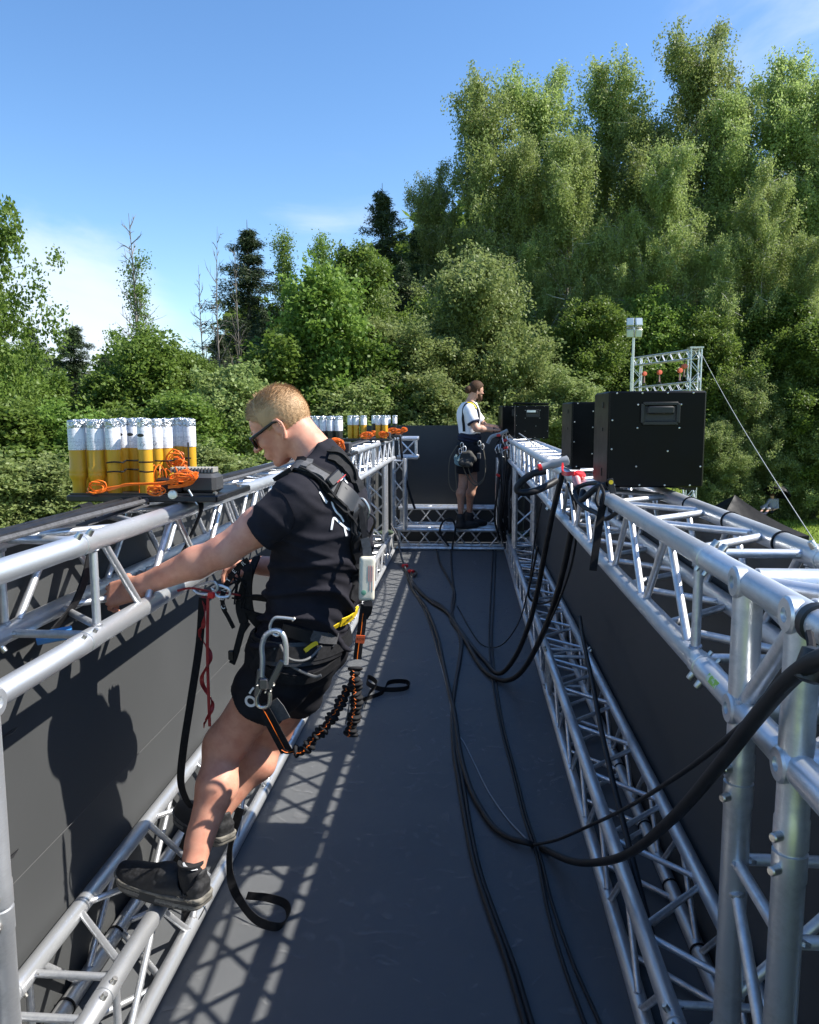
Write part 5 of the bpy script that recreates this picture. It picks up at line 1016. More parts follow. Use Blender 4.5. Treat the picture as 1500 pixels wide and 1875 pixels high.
cabinet('third black cabinet with a silver handle plate, beside the man in white', XR + .03, 8.9, .37, .40, .36, True, -.04, 'silver')
cabinet('farthest black cabinet, partly behind the third one', XR - .09, 10.0, .36, .36, .37, False, .1)
b = MB(); b.box((XR + .22, 9.3, zb + .012 + .385), (.40, .42, .02), Matrix.Rotation(-.04, 3, 'Z') @ Matrix.Rotation(.03, 3, 'Y'), .004); setp(b.build('lid', BOXM), 'flat black lid lying tilted on top of the third cabinet', 'lid')
# ================================================================== CABLES
def cable(pts, r_, label, m=None, group=None, n=8, cat='cable', name='cable'):
    b = MB(); b.path(spl(pts, n), r_, 10); return setp(b.build(name, m or RUB), label, cat, group)
fz = lambda pts, z: [onz(x, y, z) for x, y in pts]
GF = 'cables lying on the floor'
cable(fz([(800, 1006), (806, 1030), (822, 1060), (833, 1085), (830, 1112), (826, 1135), (845, 1165), (844, 1200), (835, 1250), (829, 1300), (831, 1370), (840, 1430), (852, 1500), (868, 1580), (893, 1660), (925, 1750), (955, 1850), (985, 1960)], .014), .011, 'long black floor cable from the far truss, left one of the thicker pair', group=GF)
cable(fz([(826, 1006), (828, 1050), (831, 1080), (828, 1118), (843, 1170), (840, 1215), (830, 1280), (833, 1350), (849, 1440), (862, 1520), (880, 1600), (908, 1680), (940, 1765), (966, 1850), (1000, 1960)], .013), .010, 'long black floor cable from the far truss, right one of the thicker pair', group=GF)
cable(fz([(903, 1006), (899, 1090), (896, 1170), (903, 1250), (917, 1330), (938, 1410), (958, 1490), (984, 1570), (1002, 1660), (1030, 1760), (1062, 1850), (1100, 1950)], .010), .0065, 'thin black cable down the right half of the floor, right one of a pair', group=GF)
cable(fz([(908, 1006), (905, 1090), (901, 1170), (909, 1250), (922, 1330), (943, 1410), (963, 1490), (990, 1570), (1010, 1650), (1048, 1760), (1088, 1850), (1130, 1950)], .010), .006, 'thin black cable down the right half of the floor, outer one of a pair', group=GF)
cable(fz([(745, 1045), (757, 1080), (779, 1110), (800, 1160), (811, 1210), (824, 1270), (833, 1310), (843, 1380), (860, 1440), (880, 1480), (905, 1515), (935, 1535)], .018) + [onz(965, 1543, .03), at(990, 1552, 3.05), at(1040, 1575, 2.75), at(1085, 1580, 2.50), at(1150, 1564, 2.12), at(1230, 1500, 1.72), at(1310, 1410, 1.42), at(1380, 1320, 1.22), at(1440, 1250, 1.09), at(1485, 1215, 1.02), at(1525, 1200, .98)], .0128, 'thick black power cable rising from the floor in a sag to the near right corner')
cable([onz(978, 1547, .03), at(1020, 1538, 2.95), at(1080, 1512, 2.6), at(1150, 1478, 2.15), at(1250, 1415, 1.66), at(1340, 1345, 1.33), at(1420, 1275, 1.12), at(1475, 1225, 1.03)], .0058, 'thinner black cable pulled almost straight above the thick one to the near right corner')
cable(fz([(745, 1040), (760, 1078), (777, 1110), (792, 1160), (808, 1220), (822, 1275), (831, 1330), (850, 1360), (870, 1400), (895, 1450), (930, 1500), (963, 1535)], .006), .0032, 'thin pale grey wire curving across the middle of the floor', GREYC, GF)
cable(fz([(757, 1082), (775, 1112), (790, 1150), (806, 1205), (826, 1270), (836, 1350), (838, 1420)], .012), .007, 'slender dark cable beside the thick one on the left half of the floor', group=GF)
cable(fz([(747, 1052), (762, 1075), (790, 1102), (820, 1122), (845, 1160), (868, 1200), (885, 1225)], .018) + [onz(905, 1240, .03), at(930, 1246, 4.95), at(957, 1228, 4.75), at(985, 1180, 4.45), at(1010, 1120, 4.25), at(1030, 1050, 4.1), at(1045, 980, 4.0), at(1052, 920, 3.9), at(1060, 880, 3.85)], .016, 'black cable sagging from the second cabinet to the floor, outer one of the hanging loops', group='cables hanging from the right truss')
cable(fz([(748, 1060), (775, 1090), (812, 1112), (840, 1150), (866, 1185), (890, 1212)], .018) + [onz(908, 1232, .025), at(925, 1228, 5.0), at(948, 1195, 4.8), at(970, 1140, 4.6), at(985, 1080, 4.45), at(998, 1010, 4.3), at(1010, 950, 4.2), at(1022, 900, 4.1), at(1030, 868, 4.05)], .015, 'black cable sagging from the second cabinet to the floor, inner one of the hanging loops', group='cables hanging from the right truss')
cable(fz([(838, 1110), (860, 1150), (880, 1178)], .006) + [onz(902, 1186, .008), at(925, 1176, 5.6), at(950, 1140, 5.4), at(965, 1090, 5.2), at(972, 1050, 5.1), at(980, 985, 5.0), at(992, 920, 4.9)], .0045, 'thin black wire hanging in a shallow loop left of the thick hanging cables', group='cables hanging from the right truss')
cable([at(1040, 885, 3.9), at(1052, 930, 3.85), at(1056, 975, 3.84), at(1045, 1040, 3.95), at(1020, 1110, 4.15), at(1000, 1150, 4.35)], .006, 'thin wire twisted along the outer hanging cable', group='cables hanging from the right truss')
cable([at(985, 1000, 4.6), at(975, 1050, 4.7), at(968, 1090, 4.8), at(985, 1105, 4.9), at(1010, 1100, 4.8), at(1020, 1090, 4.7)], .007, 'short black cable drooping onto the right floor truss', group='cables hanging from the right truss')
cable([at(1062, 1130, 4.6), at(1068, 1170, 4.2), at(1085, 1250, 3.7), at(1100, 1330, 3.3), at(1120, 1420, 2.95), at(1150, 1540, 2.6), at(1180, 1660, 2.35), at(1215, 1790, 2.12), at(1245, 1900, 1.98)], .011, 'black cable lying lengthwise inside the right floor truss')
cable([at(1090, 938, 3.0), at(1110, 950, 2.9), at(1140, 935, 2.75), at(1180, 948, 2.55), at(1240, 985, 2.2), at(1300, 1025, 1.88), at(1360, 1066, 1.62), at(1420, 1108, 1.40), at(1470, 1148, 1.26), at(1530, 1190, 1.15)], .0085, 'black cable running along the top tube of the right truss')
cable([at(1090, 938, 3.0), at(1065, 925, 3.1), at(1052, 900, 3.2), at(1068, 888, 3.2), at(1095, 885, 3.1), at(1110, 898, 3.0)], .009, 'loop of black cable beside the nearest cabinet')
cable([at(1068, 900, 3.05), at(1066, 915, 3.0), at(1090, 895, 2.95), at(1110, 888, 2.93)], .012, 'thick black lead plugged in at the foot of the nearest cabinet')
cable([at(1000, 862, 3.8), at(975, 868, 3.8), at(955, 882, 3.8), at(947, 895, 3.8), at(955, 902, 3.8), at(980, 899, 3.8), at(1005, 888, 3.85), at(1018, 880, 3.9)], .017, 'stiff black cable loop sticking out from the grey connector')
b = MB(); a = at(990, 856, 3.8); c = at(1042, 842, 3.82); d_ = (c - a).normalized(); b.lathe([(.013, 0), (.018, .004), (.018, .05), (.021, .055), (.021, .10), (.023, .105), (.023, .135), (.017, .138)], a, d_, 20)
cn = thing('connector', a, 'grey power connector with a red ring, in front of the second cabinet', 'connector'); b.build('housing', GREYC, cn); b = MB(); b.lathe([(.015, -.012), (.0185, -.010), (.0185, .004), (.016, .006)], a, d_, 20); b.build('red_ring', RED, cn)
# red screw cap hanging on its strap
rc = thing('red_cap', at(1055, 868, 3.6), 'bright red plug cap on its strap between the two nearest cabinets', 'plug cap')
b = MB(); b.lathe([(.004, -.02), (.026, -.018), (.030, -.006), (.030, .012), (.022, .020), (.006, .022)], at(1060, 872, 3.5), (.25, -.4, .9), 20, .8); b.build('cap', RED, rc); b = MB(); b.ribbon(spl([at(1031, 850, 3.6), at(1030, 864, 3.55), at(1038, 868, 3.5), at(1052, 866, 3.48)], 6), Vector((0, .4, 1)), .018, .006); b.build('cap_strap', RED, rc)
b = MB(); b.lathe([(.012, -.02), (.018, -.01), (.018, .02)], at(1056, 880, 3.45), (.2, -.3, -1), 14); b.build('plug_body', mat('pink_plastic', (.55, .25, .27), .4), rc)
# ties, tapes and the warning tag by the nearest cabinet
simple('black_tape', [at(1108, 905, 2.9), at(1100, 945, 2.88), at(1092, 1000, 2.86), at(1086, 1045, 2.85)], Vector((1, .1, 0)), .027, .004, WEB, 'flat black strap hanging down over the tubes below the nearest cabinet', 'strap')
b = MB(); b.path(spl([at(1098, 890, 2.86), at(1092, 915, 2.82), at(1100, 930, 2.8), at(1106, 905, 2.8), at(1100, 888, 2.84)], 6), .006, 7); setp(b.build('cord', WEB), 'black cord knotted round the top tube at the nearest cabinet', 'cord')
tg = thing('warning_tag', at(1119, 882, 2.86), 'small black tag with a yellow mark at the foot of the nearest cabinet', 'tag'); b = MB(); b.box(at(1120, 890, 2.86), (.022, .006, .055), Matrix.Rotation(-.25, 3, 'Y'), .002); b.build('tag', PLA, tg); b = MB(); b.lathe([(.003, 0), (.008, 0), (.008, .002), (.003, .002)], at(1119, 883, 2.852), (0, -1, .1), 16); b.build('yellow_mark', YELW, tg)
# bundle of cables and links hanging at the far right, where the man in white works
bn = thing('cable_bundle', at(930, 800, 9.5), 'dense bundle of black cables hanging at the far right corner beside the man in white', 'cables', None); g_ = random.Random(21)
for i in range(16):
    x = 918 + g_.uniform(-6, 26); b = MB(); b.path(spl([at(905 + g_.uniform(-5, 30), 797 + g_.uniform(-4, 6), 9.6), at(x + g_.uniform(-5, 5), 808 + g_.uniform(-3, 8), 9.55), at(x + g_.uniform(-4, 4), 850, 9.5), at(x - 3 + g_.uniform(-4, 4), 900, 9.5), at(x - 6 + g_.uniform(-4, 4), 950, 9.6), at(x - 4 + g_.uniform(-8, 8), 985 + g_.uniform(-10, 10), 9.7)], 5), g_.choice((.009, .012, .016)), 6); b.build('cable', RUB if i % 5 else WEBG, bn)
for i in range(12):
    b = MB(); x = 912 + g_.uniform(0, 30); y = 800 + g_.uniform(-2, 22); b.path(spl([at(x, y, 9.42), at(x + g_.uniform(-6, 6), y + 8, 9.4), at(x + g_.uniform(-6, 6), y + 16, 9.42)], 4), .006, 5); b.build('metal_link', ALU, bn)
for (x, y) in ((913, 797), (925, 806), (926, 820), (912, 870)): b = MB(); b.box(at(x, y, 9.38), (.045, .03, .03), Matrix.Rotation(g_.uniform(-.6, .6), 3, 'Y'), .005); b.build('red_clip', RED, bn)
cable([at(893, 812, 9.5), at(900, 800, 9.5), at(915, 795, 9.5), at(930, 788, 9.5)], .022, 'stout grey cable held by the man in white', GREYC)
cable([at(945, 790, 9.2), at(960, 800, 8.4), at(985, 820, 7.2), at(1000, 836, 6.0), at(1004, 850, 5.0)], .006, 'thin pale wire trailing along the top of the right truss', GREYC)
cable([at(822, 1000, 10.05), at(806, 975, 10.08), at(812, 955, 10.1), at(826, 950, 10.1), at(834, 965, 10.1), at(830, 990, 10.08), at(828, 1006, 10.05)], .013, 'black cable looped over the far cross truss at the feet of the man in white')
# strap with red clips at the far left of the floor; cloths
fs_ = thing('strap_with_red_clips', at(742, 1030, 8.9), 'dark strap with red clips hanging at the far left end of the floor', 'strap')
b = MB(); b.path(spl([at(716, 960, 9.7), at(728, 985, 9.5), at(734, 1015, 9.2), onz(742, 1040, .02), onz(750, 1058, .02), onz(758, 1075, .018)], 6), .013, 6); b.build('strap', WEBG, fs_)
for x, y in ((742, 1036), (753, 1046)): b = MB(); b.box(onz(x, y, .03), (.07, .05, .04), Matrix.Rotation(.4 if x < 750 else -.3, 3, 'Z'), .008); b.build('red_clip', RED, fs_)
b = MB(); b.path([onz(758 + 5 * math.cos(t), 1050 + 4 * math.sin(t), .025) for t in [2 * math.pi * i / 14 for i in range(14)]], .012, 6, True); b.build('ring', PLA, fs_)
cable([at(733, 800, 10.1), at(738, 850, 10.05), at(748, 895, 10.0), at(760, 932, 9.95)], .016, 'black strap slanting down from the far left corner to the cross truss', WEB, name='strap', cat='strap')
for lb, px, py, Y in (('green work glove left lying on the truss at the far left', 708, 960, 9.5), ('green work glove left lying on the truss at the far right', 958, 960, 9.4)):
    c = at(px, py, Y); c.z = Z0 + D + CR + .03; f = f_union([(f_ell(c, (Vector((1, 0, 0)), Vector((0, 1, 0)), Vector((0, 0, 1))), (.09, .05, .035)), .02)] + [(f_cone(c + Vector((-.07, -.03 + .02 * i, 0)), c + Vector((-.14 - .01 * (i % 2), -.04 + .027 * i, -.005)), .016, .013), .008) for i in range(4)] + [(f_cone(c + Vector((-.02, -.04, 0)), c + Vector((-.06, -.085, 0)), .017, .014), .01)])
    o = body('work_glove', lambda P: f(P) + .004 * folds(P, 60), np.array(tuple(c)) - .2, np.array(tuple(c)) + .2, .008, GRN, None); setp(o, lb, 'glove')
# clamps of black rubber on outer tubes
GT = 'black cable ties around truss tubes'
def tie(c, ax, label): c = Vector(c); b = MB(); b.lathe([(CR + .0005, -.004), (CR + .0035, -.0035), (CR + .0035, .0035), (CR + .0005, .004)], c, ax, 20); u, v = orth(ax); b.box(c + v * (CR + .006) if abs(v.z) > .5 else c + u * (CR + .006), (.010, .012, .010)); return setp(b.build('cable_tie', WEB), label, 'cable tie', GT)
for y, lb in ((2.72, 'behind the nearest cabinet'), (2.31, 'before the nearest cabinet'), (1.93, 'at the upper brace joint'), (1.66, 'closest to the right edge')): tie((XR + D, y, ZT), (0, 1, 0), 'black tie on the outer top tube of the right truss, %s' % lb)
for y, lb in ((2.38, 'second from the bottom edge'), (2.05, 'nearest the bottom edge'), (3.1, 'the farthest one')): tie((XL - D, y, Z0), (0, 1, 0), 'black tie on the inner tube of the left floor truss, %s' % lb)
for i, y in enumerate((2.15, 2.42, 2.78, 3.2, 3.75)): tie((XR + D, y, Z0), (0, 1, 0), 'black tie on the lower outer tube of the right floor truss, %s from near' % ('first', 'second', 'third', 'fourth', 'fifth')[i])
for i, (y, z) in enumerate(((2.75, ZT), (3.1, ZT), (1.75, ZT))): tie((XL - D, y, z), (0, 1, 0), 'black tie on the outer top tube of the left truss, %s' % ('first beyond the rack', 'second beyond the rack', 'nearest the left edge')[i])
# big black clamp with the cable end at the near right edge
cl = thing('clamp', at(1488, 1210, 1.16), 'black clamp holding the thick power cable at the right edge', 'clamp')
b = MB(); c = Vector((XR + .0, 1.14, ZT - .01)); b.lathe([(CR + .001, -.010), (CR + .005, -.009), (CR + .005, .009), (CR + .001, .010)], Vector((XR, 1.175, ZT)), (0, 1, 0), 24); b.build('band', PLA, cl)
b = MB(); c = at(1488, 1218, 1.04); b.lathe([(.008, -.024), (.018, -.02), (.020, 0), (.018, .02), (.008, .024)], c, (.3, .2, 1), 18); b.build('grip', PLA, cl); b = MB(); b.path(spl([at(1482, 1160, 1.12), at(1486, 1190, 1.06), at(1470, 1225, 1.03), at(1496, 1245, 1.03), at(1490, 1212, 1.03)], 6), .006, 7); b.build('cord', WEB, cl)
b = MB(); b.tube((XL - D + .02, 1.98, ZT - D - .045), (XL - D + .10, 2.02, ZT - D - .035), .018, 8); setp(b.build('blue_wrap', mat('blue_plastic', (.05, .25, .6), .4)), 'scrap of blue plastic inside the top left truss', 'plastic')
# ================================================================== BEYOND THE BOX: goalpost frame with hoists, lamp mast, tent, guy line
def small_truss(t, a, bb, sd, w_, r=.02, br=.010, pitch=.30, name='truss'):
    a = Vector(a); bb = Vector(bb); ax = (bb - a).normalized(); Lh = (bb - a).length; u = Vector(sd).normalized(); v = ax.cross(u); cs = [a + u * i * w_ + v * j * w_ for i in (-.5, .5) for j in (-.5, .5)]; b = MB()
    for c in cs: b.tube(c, c + ax * Lh, r, 8)
    n = max(1, round(Lh / pitch)); st = Lh / n
    for (p, q) in ((0, 1), (2, 3), (0, 2), (1, 3)):
        for i in range(n): s_, e_ = (p, q) if i % 2 else (q, p); b.tube(cs[s_] + ax * st * i, cs[e_] + ax * st * (i + 1), br, 6)
    return b.build(name, ALUB, t)
YG = 22.; gp = thing('goalpost_frame', at(1230, 900, YG), 'silver truss gate with hoists, standing behind the nearest cabinet', 'truss gate')
sR0 = at(1273, 647, YG - .9); sL0 = at(1166, 661, YG + 2.6)
for p, nm in ((sR0, 'tower'), (sL0, 'tower')): small_truss(gp, (p.x, p.y, GZ), (p.x, p.y, p.z + .12), (1, 0, 0), .26, name=nm)
small_truss(gp, sL0 + Vector((0, 0, -.02)), sR0 + Vector((0, 0, -.02)), (0, 0, 1), .22, name='top_truss', pitch=.24)
lw = Vector((0, 0, -.82)); small_truss(gp, sL0 + lw + Vector((0, 0, -.08)), sR0 + lw + Vector((0, 0, -.0)), (0, 0, 1), .20, name='lower_truss', pitch=.24)
b = MB(); b.box(sR0 + Vector((0, 0, .14)), (.34, .34, .04)); b.build('head_plate', STEEL, gp)
for i, t_ in enumerate((.28, .52, .78, 1.12)):
    p = sL0.lerp(sR0, (.16, .44, .78, 1)[i]) + Vector((0, 0, -.40)); p = p if i < 3 else sR0 + Vector((-.28, -.1, -.33)); h = thing('chain_hoist', p, 'small red chain hoist hanging in the truss gate, ' + ('leftmost', 'second from the left', 'third from the left, biggest', 'half hidden beside the right tower')[i], 'hoist', 'red hoists in the truss gate')
    b = MB(); b.lathe([(.02, -.05), (.062, -.045), (.07, 0), (.062, .045), (.02, .05)], p, (.4, -1, .1), 14); b.build('drum', mat('hoist_red', (.60, .10, .04), .5) if 'hoist_red' not in MATS else MATS['hoist_red'], h)
    b = MB(); b.path([p + Vector((0, 0, .06)), p + Vector((.01, 0, .18))], .012, 6); b.build('hook', PLA, h); b = MB(); b.tube(p + Vector((0, 0, -.06)), p + Vector((.0, 0, -.26)), .014, 6, .024); b.build('chain', mat('dull_pink', (.35, .2, .17), .6) if 'dull_pink' not in MATS else MATS['dull_pink'], h)
    for s_ in (-1, 1): b = MB(); b.tube(p + Vector((0, 0, -.24)), p + Vector((.10 * s_, 0, -.40)), .012, 6); b.build('sling', PLA, h)
lm = thing('lamp_mast', at(1161, 900, 19), 'slim mast with four white floodlights above the truss gate', 'lamp mast'); p = at(1161, 600, 19); b = MB(); b.tube((p.x, p.y, GZ), (p.x, p.y, p.z), .030, 10); b.tube((p.x - .07, p.y, GZ), (p.x - .02, p.y, p.z - .5), .012, 6); b.build('mast', STEEL, lm)
b = MB(); b.tube(p + Vector((-.17, 0, .0)), p + Vector((.17, 0, .0)), .02, 8); b.build('crossbar', STEEL, lm)
GLS = mat('lamp_glass', (.62, .66, .70), .2, .2)
for sx in (-1, 1):
    for sz in (.12, -.13):
        c = p + Vector((sx * .095, -.05, sz)); M_ = Matrix.Rotation(.15 * sx, 3, 'Z') @ Matrix.Rotation(-.25 if sz > 0 else .25, 3, 'X'); b = MB(); b.box(c, (.165, .06, .19), M_, .01); h = b.build('floodlight', STEEL, lm); b = MB(); b.box(c + M_ @ Vector((0, -.034, 0)), (.135, .01, .155), M_, .003); b.build('glass', GLS, h)
b = MB(); p0 = at(1286, 650, YG - .9); p1 = onz(1500, 1000, GZ + .3) if False else at(1520, 1035, 8.6); b.path([p0.lerp(p1, t) + Vector((0, 0, -.10 * math.sin(math.pi * t))) for t in [i / 14 for i in range(15)]], .0062, 6); setp(b.build('guy_line', mat('pale_rope', (.36, .37, .36), .7)), 'pale guy line slanting from the truss gate down to the right', 'guy line')
# pop-up tent
YT = 24.; pk = at(1346, 906, YT); tn = thing('canopy_tent', (pk.x, YT, GZ), 'black pop-up canopy tent on the lawn behind the right truss', 'tent'); ez = at(1452, 985, YT - .6).z; ev = at(1452, 975, YT - .6).z; hw = 1.48; cor = [Vector((pk.x + a * hw, YT + b_ * hw, ev)) for a, b_ in ((-1, -1), (1, -1), (1, 1), (-1, 1))]; M_ = Matrix.Rotation(.15, 3, 'Z'); cor = [Vector((pk.x, YT, 0)) + M_ @ (c - Vector((pk.x, YT, 0))) for c in cor]; b = MB(); n = 10
for k_ in range(4):
    A, B = cor[k_], cor[(k_ + 1) % 4]; rows = []
    for i in range(n + 1):
        t = i / n; row = []
        for j in range(n + 1):
            u = j / n; e = A.lerp(B, u); p = pk.lerp(e, t); sag = -.10 * math.sin(math.pi * t) * (1 + .8 * math.sin(math.pi * u)); p = p + Vector((0, 0, sag + .012 * math.sin(u * 25) * t)); row.append(p)
        rows.append(row)
    rows.append([A.lerp(B, j / n) + Vector((0, 0, -.28)) for j in range(n + 1)]); vs = [p for r_ in rows for p in r_]; fs2 = [(i * (n + 1) + j, (i + 1) * (n + 1) + j, (i + 1) * (n + 1) + j + 1, i * (n + 1) + j + 1) for i in range(n + 1) for j in range(n)]; b.add(vs, fs2)
b.build('canopy', TENT, tn)
for c in cor: b = MB(); b.tube((c.x, c.y, GZ), (c.x, c.y, c.z - .02), .02, 8); b.build('leg', STEEL, tn)
# ================================================================== TREES
def leafmat(name, col, col2, tr):
    m = bpy.data.materials.new(name); m.use_nodes = True; t = m.node_tree; t.nodes.clear(); o = t.nodes.new('ShaderNodeOutputMaterial'); p = t.nodes.new('ShaderNodeBsdfPrincipled'); tl = t.nodes.new('ShaderNodeBsdfTranslucent'); ad = t.nodes.new('ShaderNodeMixShader'); ad.inputs[0].default_value = tr
    g = t.nodes.new('ShaderNodeTexCoord'); n = t.nodes.new('ShaderNodeTexNoise'); n.inputs['Scale'].default_value = .9; n.inputs['Detail'].default_value = 4; t.links.new(g.outputs['Object'], n.inputs['Vector']); oi = t.nodes.new('ShaderNodeObjectInfo')
    r = t.nodes.new('ShaderNodeMapRange'); r.inputs[1].default_value = .3; r.inputs[2].default_value = .7; t.links.new(n.outputs['Fac'], r.inputs[0]); x = t.nodes.new('ShaderNodeMixRGB'); x.inputs[1].default_value = (*col, 1); x.inputs[2].default_value = (*col2, 1); t.links.new(r.outputs[0], x.inputs[0])
    h = t.nodes.new('ShaderNodeHueSaturation'); a = t.nodes.new('ShaderNodeMapRange'); a.inputs[3].default_value = .494; a.inputs[4].default_value = .508; t.links.new(oi.outputs['Random'], a.inputs[0]); t.links.new(a.outputs[0], h.inputs['Hue']); v = t.nodes.new('ShaderNodeMapRange'); v.inputs[3].default_value = .8; v.inputs[4].default_value = 1.2; t.links.new(oi.outputs['Random'], v.inputs[0]); t.links.new(v.outputs[0], h.inputs['Value'])
    t.links.new(x.outputs[0], h.inputs['Color']); t.links.new(h.outputs[0], p.inputs['Base Color']); t.links.new(h.outputs[0], tl.inputs['Color']); p.inputs['Roughness'].default_value = .5; p.inputs['Specular IOR Level'].default_value = .35
    t.links.new(p.outputs[0], ad.inputs[1]); t.links.new(tl.outputs[0], ad.inputs[2]); t.links.new(ad.outputs[0], o.inputs[0]); return m
LF_B = leafmat('birch_leaf', (.25, .32, .09), (.335, .40, .14), .52)
LF_D = leafmat('broad_leaf', (.125, .20, .034), (.20, .29, .058), .48)
LF_P = leafmat('pale_leaf', (.20, .26, .078), (.28, .33, .12), .48)
LF_S = leafmat('needles', (.040, .066, .026), (.060, .090, .034), .15)
BK_B = mat('birch_bark', (.50, .49, .45), .8, 0, (6, (.06, .05, .045), .55, .62, None, (1, 1, .25)))
BK_D = mat('grey_bark', (.12, .10, .08), .9, 0, (12, (.06, .05, .04), .4, .7, None, (1, 1, .3)), (30, 1, .03))
BK_X = mat('dead_bark', (.20, .18, .155), .9, 0, (12, (.12, .10, .085), .4, .7, None, (1, 1, .3)))
def leaves_at(P, size, g_, asp=.55, nrm_up=.4, droop=0., fold=True):
    n = len(P); a = g_.normal(size=(n, 3)); a[:, 2] = a[:, 2] * (1 - droop) - droop * 1.4; a /= np.linalg.norm(a, axis=1)[:, None]; b_ = g_.normal(size=(n, 3)); b_[:, 2] += nrm_up; c = np.cross(a, b_); c /= np.linalg.norm(c, axis=1)[:, None] + 1e-9; s = size * g_.uniform(.6, 1.25, n)[:, None]
    V = np.empty((n, 4, 3)); V[:, 0] = P; V[:, 1] = P + a * s * .5 + c * s * asp * .5; V[:, 2] = P + a * s; V[:, 3] = P + a * s * .5 - c * s * asp * .5; return V
def limb_b(b, p, d, L, r0, g_, n=6, up=.0, wob=.15, seg=5):
    pts = [Vector(p)]; dd = Vector(d).normalized(); rs = [r0]
    for i in range(n): dd = (dd + Vector((g_.normal(0, wob), g_.normal(0, wob), g_.normal(0, wob) + up))).normalized(); pts.append(pts[-1] + dd * L / n); rs.append(r0 * (1 - (i + 1) / n * .85))
    b.path(pts, rs, seg); return pts
